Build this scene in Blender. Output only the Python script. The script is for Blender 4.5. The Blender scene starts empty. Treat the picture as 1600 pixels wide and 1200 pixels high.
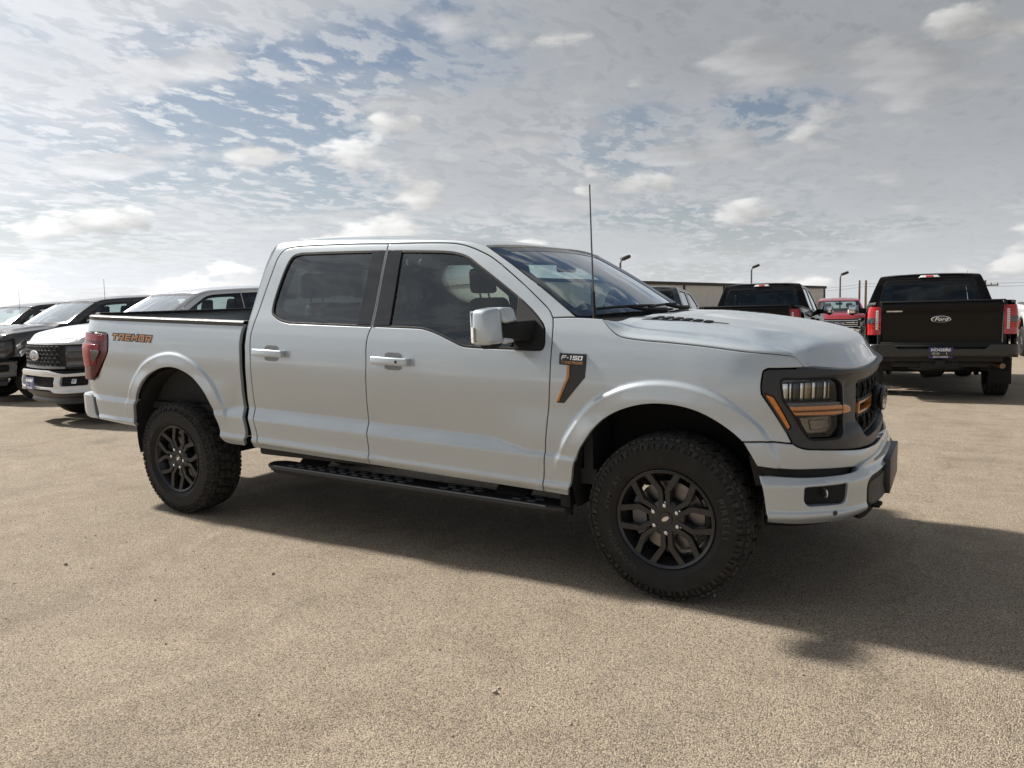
import bpy, bmesh, math, random
import numpy as np
from mathutils import Matrix, Vector
from mathutils.geometry import delaunay_2d_cdt
random.seed(7)
rad = math.radians
scene = bpy.context.scene
col = scene.collection

# ------------------------------------------------------------------ camera
cam_d = bpy.data.cameras.new('camera')
cam = bpy.data.objects.new('camera', cam_d)
col.objects.link(cam)
cam_d.sensor_width = 36.0
cam_d.lens = 36.0 * 1183.64 / 1600.0
cam_d.clip_start = 0.05
cam_d.clip_end = 5000.0
_yaw, _pit, _rol = 0.5316, -0.1114, -0.0303
_fw = Vector((-math.sin(_yaw) * math.cos(_pit), math.cos(_yaw) * math.cos(_pit), math.sin(_pit)))
_rt = Vector((math.cos(_yaw), math.sin(_yaw), 0)); _up = _rt.cross(_fw)
_r2 = math.cos(_rol) * _rt + math.sin(_rol) * _up
_u2 = -math.sin(_rol) * _rt + math.cos(_rol) * _up
cam.matrix_world = Matrix(((_r2.x, _u2.x, -_fw.x, 1.1919), (_r2.y, _u2.y, -_fw.y, -4.4296),
                           (_r2.z, _u2.z, -_fw.z, 1.4943), (0, 0, 0, 1)))
scene.camera = cam

# ------------------------------------------------------------------ sun and sky
SUN_EL = 40.0
SUN_DIR = Vector((-math.cos(rad(SUN_EL)), 0.028, math.sin(rad(SUN_EL)))).normalized()   # towards the sun
sun_d = bpy.data.lights.new('sun', 'SUN'); sun = bpy.data.objects.new('sun', sun_d); col.objects.link(sun)
sun_d.energy = 4.2; sun_d.angle = rad(3.2); sun_d.color = (1.0, 0.95, 0.88)
sun.rotation_euler = SUN_DIR.to_track_quat('Z', 'Y').to_euler()
scene.view_settings.view_transform = 'Standard'
scene.view_settings.look = 'None'
scene.view_settings.exposure = 0.80
scene.view_settings.gamma = 1.0
scene.render.film_transparent = False
scene.cycles.max_bounces = 10
scene.cycles.transparent_max_bounces = 14
scene.cycles.caustics_reflective = False
scene.cycles.caustics_refractive = False
scene.cycles.use_denoising = True
scene.cycles.sample_clamp_indirect = 6.0


class NT:
    """small helper round a node tree"""
    def __init__(s, nt):
        s.nt = nt; s.n = nt.nodes; s.l = nt.links; s.n.clear()
    def __call__(s, typ, ins=None, **kw):
        nd = s.n.new('ShaderNode' + typ)
        for k, v in kw.items(): setattr(nd, k, v)
        for k, v in (ins or {}).items():
            if isinstance(v, tuple) and len(v) == 2 and hasattr(v[0], 'outputs'):
                s.l.new(v[0].outputs[v[1]], nd.inputs[k])
            elif hasattr(v, 'outputs'): s.l.new(v.outputs[0], nd.inputs[k])
            else: nd.inputs[k].default_value = v
        return nd
    def math(s, op, a, b=0.0, clamp=False):
        return s('Math', {0: a, 1: b}, operation=op, use_clamp=clamp)
    def vmath(s, op, a, b=(0, 0, 0)):
        return s('VectorMath', {0: a, 1: b}, operation=op)
    def ramp(s, fac, stops, interp='LINEAR'):
        nd = s('ValToRGB', {'Fac': fac}); cr = nd.color_ramp; cr.interpolation = interp
        while len(cr.elements) < len(stops): cr.elements.new(0.5)
        for e, (p, c) in zip(cr.elements, stops):
            e.position = p; e.color = c if len(c) == 4 else (*c, 1)
        return nd
    def mix(s, fac, a, b, blend='MIX'):
        nd = s.n.new('ShaderNodeMix'); nd.data_type = 'RGBA'; nd.blend_type = blend
        for k, v in ((0, fac), (6, a), (7, b)):
            if isinstance(v, tuple) and len(v) == 2 and hasattr(v[0], 'outputs'): s.l.new(v[0].outputs[v[1]], nd.inputs[k])
            elif hasattr(v, 'outputs'):
                s.l.new(v.outputs[2 if v.bl_idname == 'ShaderNodeMix' else 0], nd.inputs[k])
            else: nd.inputs[k].default_value = v if not isinstance(v, tuple) or len(v) == 4 else (*v, 1)
        return nd


world = bpy.data.worlds.new('World'); scene.world = world; world.use_nodes = True
N = NT(world.node_tree)
sky = N('TexSky', sky_type='NISHITA', sun_disc=False)
sky.sun_elevation = rad(SUN_EL)
sky.sun_rotation = math.atan2(SUN_DIR.x, SUN_DIR.y)
sky.altitude = 900; sky.air_density = 1.0; sky.dust_density = 2.5; sky.ozone_density = 1.2
COVER = (8.42, -5.88, 0); LOWOFF = (10.67, 8.1, .4); HEAP = (15.1, -2.2, 0)
tc = N('TexCoord')
sep = N('SeparateXYZ', {0: (tc, 'Generated')})
zz = N.math('MAXIMUM', (sep, 2), 0.0)
den = N.math('ADD', zz, 0.13)
ux = N.math('DIVIDE', (sep, 0), den); uy = N.math('DIVIDE', (sep, 1), den)
uv = N('CombineXYZ', {0: ux, 1: uy, 2: 0.0})
# high layer: small puffs drawn out a little along one direction, in loose fields
mp = N('Mapping', {'Vector': uv, 'Rotation': (0, 0, 0.95), 'Scale': (1.0, 0.66, 1.0), 'Location': (31.6, 1.7, 0)})
warp = N('TexNoise', {'Vector': mp, 'Scale': 3.4, 'Detail': 3.0}, noise_dimensions='2D')
wv = N.vmath('MULTIPLY', N.vmath('SUBTRACT', (warp, 'Color'), (.5, .5, .5)), (.10, .10, 0))
mpw = N.vmath('ADD', mp, wv)
puff = N('TexNoise', {'Vector': mpw, 'Scale': 11.5, 'Detail': 8.0, 'Roughness': 0.60}, noise_dimensions='2D')
cover = N('TexNoise', {'Vector': N.vmath('ADD', uv, COVER), 'Scale': 0.66, 'Detail': 2.0, 'Roughness': 0.4}, noise_dimensions='2D')
veil = N('TexNoise', {'Vector': N.vmath('ADD', mpw, (9.3, 4.2, 0)), 'Scale': 1.5, 'Detail': 7.0, 'Roughness': 0.55}, noise_dimensions='2D')
cv = N.math('SUBTRACT', cover, 0.5)
thr = N.math('ADD', puff, N.math('MULTIPLY', cv, 0.50))
hmask = N('MapRange', {0: thr, 1: 0.42, 2: 0.60}, interpolation_type='SMOOTHSTEP')
vthr = N.math('ADD', veil, N.math('MULTIPLY', cv, 1.3))
vmask = N('MapRange', {0: vthr, 1: 0.30, 2: 0.60}, interpolation_type='SMOOTHSTEP')
# heaped clouds piling up towards the horizon, lit on the side of the sun
lowv = N.vmath('MULTIPLY', (tc, 'Generated'), (1.0, 1.0, 2.3))
def lown(off):
    return N('TexNoise', {'Vector': N.vmath('ADD', lowv, tuple(a + b for a, b in zip(LOWOFF, off))), 'Scale': 6.2, 'Detail': 7.0, 'Roughness': 0.48})
low = lown((0, 0, 0)); low2 = lown((-.022, .0, .035))
belt = N('MapRange', {0: zz, 1: 0.02, 2: 0.30, 3: 0.035, 4: -0.07})
lval = N.math('ADD', low, belt)
lmask = N('MapRange', {0: lval, 1: 0.565, 2: 0.62}, interpolation_type='SMOOTHSTEP')
lshade = N.math('MULTIPLY', N.math('SUBTRACT', low, low2), 4.2)
# thin cloud glows towards the sun and whitens towards the horizon
dots = N('VectorMath', {0: (tc, 'Generated'), 1: tuple(SUN_DIR)}, operation='DOT_PRODUCT')
fwd = N('MapRange', {0: (dots, 'Value'), 1: -0.3, 2: 1.0, 3: 0.0, 4: 1.0})
glow = N.math('POWER', fwd, 2.4)
hz = N.math('POWER', N.math('SUBTRACT', 1.0, zz, clamp=True), 5.5)
aur = N.math('ADD', N.math('MULTIPLY', glow, 1.7), N.math('MULTIPLY', N.math('POWER', fwd, 9.0), 7.0))
cb = N.math('MULTIPLY', N.math('ADD', 2.6, aur), N.math('ADD', 0.66, N.math('MULTIPLY', hz, 0.78)))
def scale_col(c, k):
    return N('VectorMath', {0: c, 'Scale': k}, operation='SCALE')
thick = N('MapRange', {0: thr, 1: 0.52, 2: 0.80, 3: 1.24, 4: 0.98})
hc = scale_col((0.97, 0.99, 1.02), N.math('MULTIPLY', cb, thick))
vth = N('MapRange', {0: vthr, 1: 0.40, 2: 0.85, 3: 0.98, 4: 0.80})
vc = scale_col((0.925, 0.962, 1.02), N.math('MULTIPLY', cb, vth))
lc = scale_col((1.0, 0.99, 0.97), N.math('MULTIPLY', cb, N.math('ADD', 1.02, lshade)))
# loose grey-bellied heaps below the high layer
hv = N.vmath('ADD', uv, HEAP)
hp1 = N('TexNoise', {'Vector': hv, 'Scale': 1.7, 'Detail': 7.0, 'Roughness': 0.5}, noise_dimensions='2D')
hp2 = N('TexNoise', {'Vector': N.vmath('ADD', hv, (-.10, .02, 0)), 'Scale': 1.7, 'Detail': 7.0, 'Roughness': 0.5}, noise_dimensions='2D')
pmask = N('MapRange', {0: hp1, 1: 0.555, 2: 0.66}, interpolation_type='SMOOTHSTEP')
pc = scale_col((0.98, 0.985, 1.0), N.math('MULTIPLY', cb, N.math('ADD', 1.0, N.math('MULTIPLY', N.math('SUBTRACT', hp1, hp2), 2.4))))
skyc = N('VectorMath', {0: (sky, 'Color'), 1: (0.38, 0.39, 0.385)}, operation='MULTIPLY')
c1 = N.mix(N.math('MULTIPLY', vmask, 0.94), skyc, vc)
patch = N('MapRange', {0: cover, 1: 0.40, 2: 0.60, 3: 0.95, 4: 0.26})
c2 = N.mix(N.math('MULTIPLY', hmask, patch), c1, hc)
c2b = N.mix(N.math('MULTIPLY', pmask, 0.75), c2, pc)
c3 = N.mix(N.math('MULTIPLY', hz, 0.93), c2b, scale_col((0.955, 0.985, 1.02), N.math('MULTIPLY', cb, 0.97)))
c4 = N.mix(N.math('MULTIPLY', lmask, 0.78), c3, lc)
bg = N('Background', {'Color': (c4, 2), 'Strength': 0.105})
N('OutputWorld', {'Surface': bg})


# ------------------------------------------------------------------ materials
MATS = {}
def mat(name, base, rough=0.5, metal=0.0, coat=0.0, var=0.12, nscale=30.0, bump=0.0, bscale=200.0, spec=0.5, emit=None, coat_rough=0.03, ior=1.5):
    if name in MATS: return MATS[name]
    m = bpy.data.materials.new(name); m.use_nodes = True; M = NT(m.node_tree)
    tcn = M('TexCoord'); nz = M('TexNoise', {'Vector': (tcn, 'Object'), 'Scale': nscale, 'Detail': 4.0})
    lo = tuple(c * (1 - var) for c in base); hi = tuple(min(1, c * (1 + var)) for c in base)
    cr = M.ramp(nz, [(0.3, lo), (0.7, hi)])
    rr = M('MapRange', {0: nz, 1: 0.3, 2: 0.7, 3: max(0, rough * 0.9), 4: min(1, rough * 1.12)})
    ins = {'Base Color': cr, 'Roughness': rr, 'Metallic': metal, 'Coat Weight': coat, 'Coat Roughness': coat_rough, 'Specular IOR Level': spec, 'IOR': ior}
    if bump:
        bn = M('TexNoise', {'Vector': (tcn, 'Object'), 'Scale': bscale, 'Detail': 3.0})
        ins['Normal'] = M('Bump', {'Height': bn, 'Strength': bump, 'Distance': 0.002})
    p = M('BsdfPrincipled', ins)
    if emit: p.inputs['Emission Color'].default_value = (*emit[0], 1); p.inputs['Emission Strength'].default_value = emit[1]
    M('OutputMaterial', {'Surface': p}); MATS[name] = m
    return m

def glass(name, tint, refl=1.0):
    if name in MATS: return MATS[name]
    m = bpy.data.materials.new(name); m.use_nodes = True; M = NT(m.node_tree)
    tcn = M('TexCoord'); nz = M('TexNoise', {'Vector': (tcn, 'Object'), 'Scale': 6.0, 'Detail': 2.0})
    tr = M('BsdfTransparent', {'Color': M.ramp(nz, [(0.2, tuple(c * .97 for c in tint)), (0.8, tint)])})
    bn = M('Bump', {'Height': M('TexNoise', {'Vector': (tcn, 'Object'), 'Scale': 2.5, 'Detail': 1.0}), 'Strength': 0.03, 'Distance': 0.02})
    gl = M('BsdfGlossy', {'Color': (0.93, 0.97, 1, 1), 'Roughness': 0.01, 'Normal': bn})
    fr = M.math('MULTIPLY', M('Fresnel', {'IOR': 1.55}), refl, clamp=True)
    mx = M('MixShader', {0: fr, 1: tr, 2: gl})
    M('OutputMaterial', {'Surface': mx}); MATS[name] = m
    return m

def paint(name, base, flake=0.06, rough=0.30, dustk=0.22, metal=0.30, spec=0.5, cior=1.8, coat=.9):
    """car paint: fine metallic sparkle under a clear coat, thin road dust low down"""
    if name in MATS: return MATS[name]
    m = bpy.data.materials.new(name); m.use_nodes = True; M = NT(m.node_tree)
    tcn = M('TexCoord')
    fl = M('TexVoronoi', {'Vector': (tcn, 'Object'), 'Scale': 900.0})
    c = M.mix(M.math('MULTIPLY', M('MapRange', {0: (fl, 'Color'), 1: 0.2, 2: 0.9}), 1.0), tuple(b * (1 - flake) for b in base), tuple(min(1, b * (1 + flake)) for b in base))
    op = M('TexNoise', {'Vector': (tcn, 'Object'), 'Scale': 3.0, 'Detail': 5.0, 'Roughness': 0.6})
    gz = M('SeparateXYZ', {0: (tcn, 'Object')})
    dust = M.math('MULTIPLY', M('MapRange', {0: (gz, 2), 1: 0.45, 2: 0.95, 3: dustk, 4: 0.02}), op)
    c2 = M.mix(dust, c, (0.42, 0.36, 0.28))
    rr = M('MapRange', {0: op, 1: 0.3, 2: 0.7, 3: rough * .92, 4: rough * 1.08})
    peel = M('TexNoise', {'Vector': (tcn, 'Object'), 'Scale': 45.0, 'Detail': 1.0})
    bn = M('Bump', {'Height': peel, 'Strength': 0.012, 'Distance': 0.003})
    p = M('BsdfPrincipled', {'Base Color': (c2, 2), 'Roughness': rr, 'Metallic': metal, 'Specular IOR Level': spec, 'Coat Weight': coat, 'Coat Roughness': M.math('ADD', 0.012, M.math('MULTIPLY', dust, 0.12)), 'Coat IOR': cior, 'Coat Normal': bn})
    M('OutputMaterial', {'Surface': p}); MATS[name] = m
    return m

black = mat('black_plastic', (.012, .012, .0125), .6, bump=.25, bscale=600, spec=.3)
gloss_black = mat('gloss_black', (.010, .010, .011), .08, coat=.6, var=.05)
dark_gap = mat('dark_cavity', (.008, .008, .008), .9, var=.05)
liner = mat('wheel_liner', (.016, .015, .014), .9, var=.3, nscale=12)
frame_grey = mat('dark_grey_trim', (.030, .031, .034), .42, var=.08, bump=.12, bscale=800)
rubber = mat('tyre_rubber', (.019, .0185, .018), .55, var=.25, nscale=16, bump=.15, bscale=400, spec=.22)
rubber_tr = mat('tread_rubber', (.046, .044, .041), .85, var=.5, nscale=22, bump=.2, bscale=300, spec=.2)
letter_rub = mat('raised_lettering_rubber', (.034, .034, .034), .40)
wheelm = mat('dark_wheel_alloy', (.056, .056, .058), .28, metal=.75, var=.06)
barrelm = mat('wheel_barrel', (.022, .022, .022), .5, metal=.5)
chrome = mat('chrome', (.80, .80, .80), .08, metal=1.0, var=.03)
steel = mat('brake_steel', (.22, .21, .20), .35, metal=1.0, var=.2)
caliperm = mat('caliper_grey', (.17, .17, .17), .5, metal=.6)
orange = mat('orange_accent', (.52, .22, .055), .38, coat=.5, var=.05)
amber = mat('amber_lens', (.72, .20, .012), .10, coat=1.0, var=.15, nscale=60)
amberdrl = mat('amber_light_bar', (.55, .21, .06), .14, coat=1.0, var=.12, nscale=40)
red_lens = mat('red_lens', (.27, .004, .007), .2, coat=.6, var=.35, nscale=45, spec=.1)
red_dark = mat('dark_red_lens', (.10, .004, .006), .2, coat=.6, var=.2, nscale=45, spec=.1)
bright_red = mat('bright_red_lens', (.46, .010, .010), .14, coat=1.0, var=.12, nscale=45)
white_lens = mat('white_lens', (.75, .75, .74), .15, coat=.8, var=.1, nscale=90)
smoke_lens = mat('smoked_lens', (.05, .052, .055), .08, coat=1.0, var=.3, nscale=25)
reflector = mat('lamp_reflector', (.72, .72, .72), .12, metal=.95, var=.3, nscale=18)
white_paint = mat('white_print', (.82, .82, .80), .4)
plate_blue = mat('blue_plate', (.018, .028, .19), .35, coat=.3)
seatm = mat('dark_seat_fabric', (.022, .022, .024), .85, bump=.3, bscale=300)
dashm = mat('dark_dashboard', (.030, .031, .033), .65, bump=.2, bscale=500)
undm = mat('underbody_black', (.012, .012, .012), .75, var=.4, nscale=8)
rusty = mat('exhaust_metal', (.25, .17, .11), .5, metal=.7, var=.4, nscale=20)
side_glass = glass('side_glass', (.80, .90, .87), 1.8)
priv_glass = glass('privacy_glass', (.56, .65, .64), 1.9)
ws_glass = glass('windshield_glass', (.72, .85, .82), 1.9)
lens_glass = glass('lamp_lens', (.95, .95, .96), .55)
paper = mat('window_paper', (.70, .70, .68), .7)


# ------------------------------------------------------------------ mesh helpers
def props(o, label=None, cat=None, group=None, kind=None):
    for k, v in (('label', label), ('category', cat), ('group', group), ('kind', kind)):
        if v: o[k] = v
    return o

def link(name, me, m, parent=None):
    o = bpy.data.objects.new(name, me); col.objects.link(o)
    if m is not None and not me.materials: me.materials.append(m)
    if parent is not None: o.parent = parent
    return o

def empty(name, loc=(0, 0, 0), rz=0.0, scale=(1, 1, 1)):
    o = bpy.data.objects.new(name, None); col.objects.link(o)
    o.location = loc; o.rotation_euler = (0, 0, rz); o.scale = scale; o.empty_display_size = .2
    return o

class MB:
    """collects simple solids into one mesh"""
    def __init__(s): s.v = []; s.f = []
    def add(s, vs, fs, M=None):
        k = len(s.v)
        for p in vs:
            p = Vector(p)
            s.v.append(tuple(M @ p) if M is not None else tuple(p))
        s.f += [tuple(i + k for i in f) for f in fs]
        return s
    def bm(s, b, M=None):
        b.verts.ensure_lookup_table(); b.verts.index_update()
        s.add([v.co for v in b.verts], [[v.index for v in f.verts] for f in b.faces], M); b.free()
        return s
    def box(s, lo, hi, bev=0.0, seg=2, M=None):
        b = bmesh.new(); bmesh.ops.create_cube(b, size=1)
        for v in b.verts:
            v.co = Vector([(lo[i] + hi[i]) / 2 + v.co[i] * (hi[i] - lo[i]) for i in range(3)])
        if bev: bmesh.ops.bevel(b, geom=list(b.edges), offset=bev, segments=seg, affect='EDGES', profile=.5)
        return s.bm(b, M)
    def hexa(s, p8, bev=0.0, seg=2, M=None):
        """eight corners: bottom four then top four, same winding"""
        b = bmesh.new(); vs = [b.verts.new(p) for p in p8]
        for f in ((3, 2, 1, 0), (4, 5, 6, 7), (0, 1, 5, 4), (1, 2, 6, 5), (2, 3, 7, 6), (3, 0, 4, 7)): b.faces.new([vs[i] for i in f])
        bmesh.ops.recalc_face_normals(b, faces=b.faces)
        if bev: bmesh.ops.bevel(b, geom=list(b.edges), offset=bev, segments=seg, affect='EDGES', profile=.5)
        return s.bm(b, M)
    def lathe(s, prof, n=48, M=None, closed=False):
        """profile of (r, h): axis is local -Y (h grows outward to -Y)"""
        k = len(prof); vs = []; fs = []
        for i in range(n):
            a = 2 * math.pi * i / n
            for r, h in prof: vs.append((r * math.cos(a), -h, r * math.sin(a)))
        for i in range(n):
            j = (i + 1) % n
            for q in range(k if closed else k - 1):
                q2 = (q + 1) % k; fs.append((i * k + q, i * k + q2, j * k + q2, j * k + q))
        return s.add(vs, fs, M)
    def tube(s, pts, r, n=8, cap=True, M=None):
        P = [Vector(p) for p in pts]; vs = []; fs = []
        rr = r if isinstance(r, (list, tuple)) else [r] * len(P)
        prev = None
        for i, p in enumerate(P):
            t = (P[min(i + 1, len(P) - 1)] - P[max(i - 1, 0)]).normalized()
            ref = Vector((0, 0, 1)) if abs(t.z) < .9 else Vector((1, 0, 0))
            if prev is None: a = t.cross(ref).normalized()
            else: a = (prev - t * prev.dot(t)).normalized()
            prev = a; b = t.cross(a)
            for j in range(n):
                th = 2 * math.pi * j / n; vs.append(tuple(p + (a * math.cos(th) + b * math.sin(th)) * rr[i]))
        for i in range(len(P) - 1):
            for j in range(n):
                j2 = (j + 1) % n; fs.append((i * n + j, i * n + j2, (i + 1) * n + j2, (i + 1) * n + j))
        if cap: fs.append(tuple(range(n))[::-1]); fs.append(tuple((len(P) - 1) * n + j for j in range(n)))
        return s.add(vs, fs, M)
    def prism(s, poly, f0, f1, M=None):
        """polygon in 2-D mapped by f0 (back) and f1 (front)"""
        n = len(poly); vs = [f0(p) for p in poly] + [f1(p) for p in poly]
        fs = [tuple(range(n))[::-1], tuple(range(n, 2 * n))] + [(i, (i + 1) % n, n + (i + 1) % n, n + i) for i in range(n)]
        return s.add(vs, fs, M)
    def grid(s, rows, M=None, closed=False):
        n = len(rows[0]); vs = [p for r in rows for p in r]; fs = []
        for i in range(len(rows) - 1):
            for j in range(n if closed else n - 1):
                j2 = (j + 1) % n; fs.append((i * n + j, i * n + j2, (i + 1) * n + j2, (i + 1) * n + j))
        return s.add(vs, fs, M)
    def mesh(s, name='mesh', ang=38, fix=True):
        me = bpy.data.meshes.new(name); me.from_pydata([tuple(v) for v in s.v], [], s.f)
        if fix:
            b = bmesh.new(); b.from_mesh(me); bmesh.ops.recalc_face_normals(b, faces=b.faces); b.to_mesh(me); b.free()
        me.polygons.foreach_set('use_smooth', [True] * len(me.polygons))
        me.set_sharp_from_angle(angle=rad(ang)); me.update()
        return me
    def build(s, name, m, parent=None, ang=38, fix=True):
        return link(name, s.mesh(name, ang, fix), m, parent)

def pchip(xs, ys):
    xs = np.array(xs, float); ys = np.array(ys, float); h = np.diff(xs); dl = np.diff(ys) / h
    m = np.zeros(len(xs)); m[0] = dl[0]; m[-1] = dl[-1]
    for i in range(1, len(xs) - 1):
        if dl[i-1] * dl[i] > 0:
            w1 = 2*h[i] + h[i-1]; w2 = h[i] + 2*h[i-1]; m[i] = (w1 + w2) / (w1/dl[i-1] + w2/dl[i])
    def f(x):
        x = np.asarray(x, float); k = np.clip(np.searchsorted(xs, x) - 1, 0, len(xs) - 2)
        t = np.clip((x - xs[k]) / h[k], -1, 2)
        c = (1 + 2*t)*(1-t)**2*ys[k] + t*(1-t)**2*h[k]*m[k] + t*t*(3 - 2*t)*ys[k+1] + t*t*(t-1)*h[k]*m[k+1]
        return np.where(x < xs[0], ys[0] + m[0]*(x - xs[0]), np.where(x > xs[-1], ys[-1] + m[-1]*(x - xs[-1]), c))
    return f

def sstep(a, b, x):
    t = np.clip((np.asarray(x, float) - a) / (b - a), 0, 1); return t*t*(3 - 2*t)

def catmull(pts, n=12, closed=False):
    P = np.array(pts, float)
    if len(P) < 3: return P
    if closed: Q = np.vstack([P[-1], P, P[0], P[1]]); m = len(P)
    else: Q = np.vstack([2*P[0] - P[1], P, 2*P[-1] - P[-2]]); m = len(P) - 1
    out = []
    for i in range(m):
        p0, p1, p2, p3 = Q[i:i+4]; t0 = 0; t1 = t0 + np.linalg.norm(p1-p0)**.5 + 1e-9; t2 = t1 + np.linalg.norm(p2-p1)**.5 + 1e-9; t3 = t2 + np.linalg.norm(p3-p2)**.5 + 1e-9
        t = np.linspace(t1, t2, n, endpoint=False)[:, None]
        A1 = (t1-t)/(t1-t0)*p0 + (t-t0)/(t1-t0)*p1; A2 = (t2-t)/(t2-t1)*p1 + (t-t1)/(t2-t1)*p2; A3 = (t3-t)/(t3-t2)*p2 + (t-t2)/(t3-t2)*p3
        B1 = (t2-t)/(t2-t0)*A1 + (t-t0)/(t2-t0)*A2; B2 = (t3-t)/(t3-t1)*A2 + (t-t1)/(t3-t1)*A3
        out.append((t2-t)/(t2-t1)*B1 + (t-t1)/(t2-t1)*B2)
    if not closed: out.append(P[-1:])
    return np.vstack(out)

def chain(*segs):
    """closed outline from curves; each curve is smooth inside, corners where curves meet"""
    out = []
    for sg in segs:
        c = catmull(sg, 8) if len(sg) > 2 else np.array(sg, float)
        if out and np.linalg.norm(out[-1][-1] - c[0]) < 1e-6: c = c[1:]
        out.append(c)
    P = np.vstack(out)
    if np.linalg.norm(P[0] - P[-1]) < 1e-6: P = P[:-1]
    return P

def area(P): return .5 * np.sum(P[:, 0] * np.roll(P[:, 1], -1) - np.roll(P[:, 0], -1) * P[:, 1])

def dens(P, res):
    P = np.asarray(P, float); out = []
    for a, b in zip(P, np.roll(P, -1, 0)):
        L = np.linalg.norm(b - a)
        if L < 1e-7: continue
        k = max(1, int(math.ceil(L / res))); out += [a + (b - a) * i / k for i in range(k)]
    return np.array(out)

def inset(P, d):
    """move every point of a counter-clockwise polygon inward by d"""
    P = np.asarray(P, float)
    if d == 0: return P
    e = np.roll(P, -1, 0) - P; L = np.linalg.norm(e, axis=1)[:, None] + 1e-12; e = e / L
    n = np.stack([-e[:, 1], e[:, 0]], 1); pn = np.roll(n, 1, 0)
    s = n + pn; q = np.maximum((s * s).sum(1) / 2, .35)[:, None]
    return P + d * s / q

def rounded(P, r, n=4):
    """round the corners of a polygon"""
    P = np.asarray(P, float); out = []; N_ = len(P)
    for i in range(N_):
        a, b, c = P[i-1], P[i], P[(i+1) % N_]
        u = (a - b); v = (c - b); lu = np.linalg.norm(u); lv = np.linalg.norm(v)
        k = min(r, .45 * lu, .45 * lv); p0 = b + u / lu * k; p1 = b + v / lv * k
        for t in np.linspace(0, 1, n + 1): out.append((1-t)**2 * p0 + 2*t*(1-t) * b + t*t * p1)
    return np.array(out)

def inpoly(Q, P):
    a = P; b = np.roll(P, -1, 0); out = np.zeros(len(Q), bool)
    for i in range(0, len(Q), 3000):
        q = Q[i:i+3000]; y = q[:, 1][:, None]; x = q[:, 0][:, None]
        c = (a[:, 1] > y) != (b[:, 1] > y)
        with np.errstate(divide='ignore', invalid='ignore'):
            xi = (b[:, 0] - a[:, 0]) * (y - a[:, 1]) / (b[:, 1] - a[:, 1]) + a[:, 0]
        out[i:i+3000] = ((c & (x < xi)).sum(1) % 2).astype(bool)
    return out

def polydist(pl, s, z):
    pl = np.asarray(pl); a = pl[:-1]; ab = pl[1:] - a; L = (ab**2).sum(1) + 1e-15
    P = np.stack([np.asarray(s, float).ravel(), np.asarray(z, float).ravel()], 1); out = np.full(len(P), 9.)
    for i in range(0, len(P), 3000):
        q = P[i:i+3000]; t = np.clip(((q[:, None] - a) * ab).sum(2) / L, 0, 1)
        out[i:i+3000] = np.sqrt((((a + t[..., None] * ab) - q[:, None])**2).sum(2).min(1))
    return out.reshape(np.shape(s))

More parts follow.
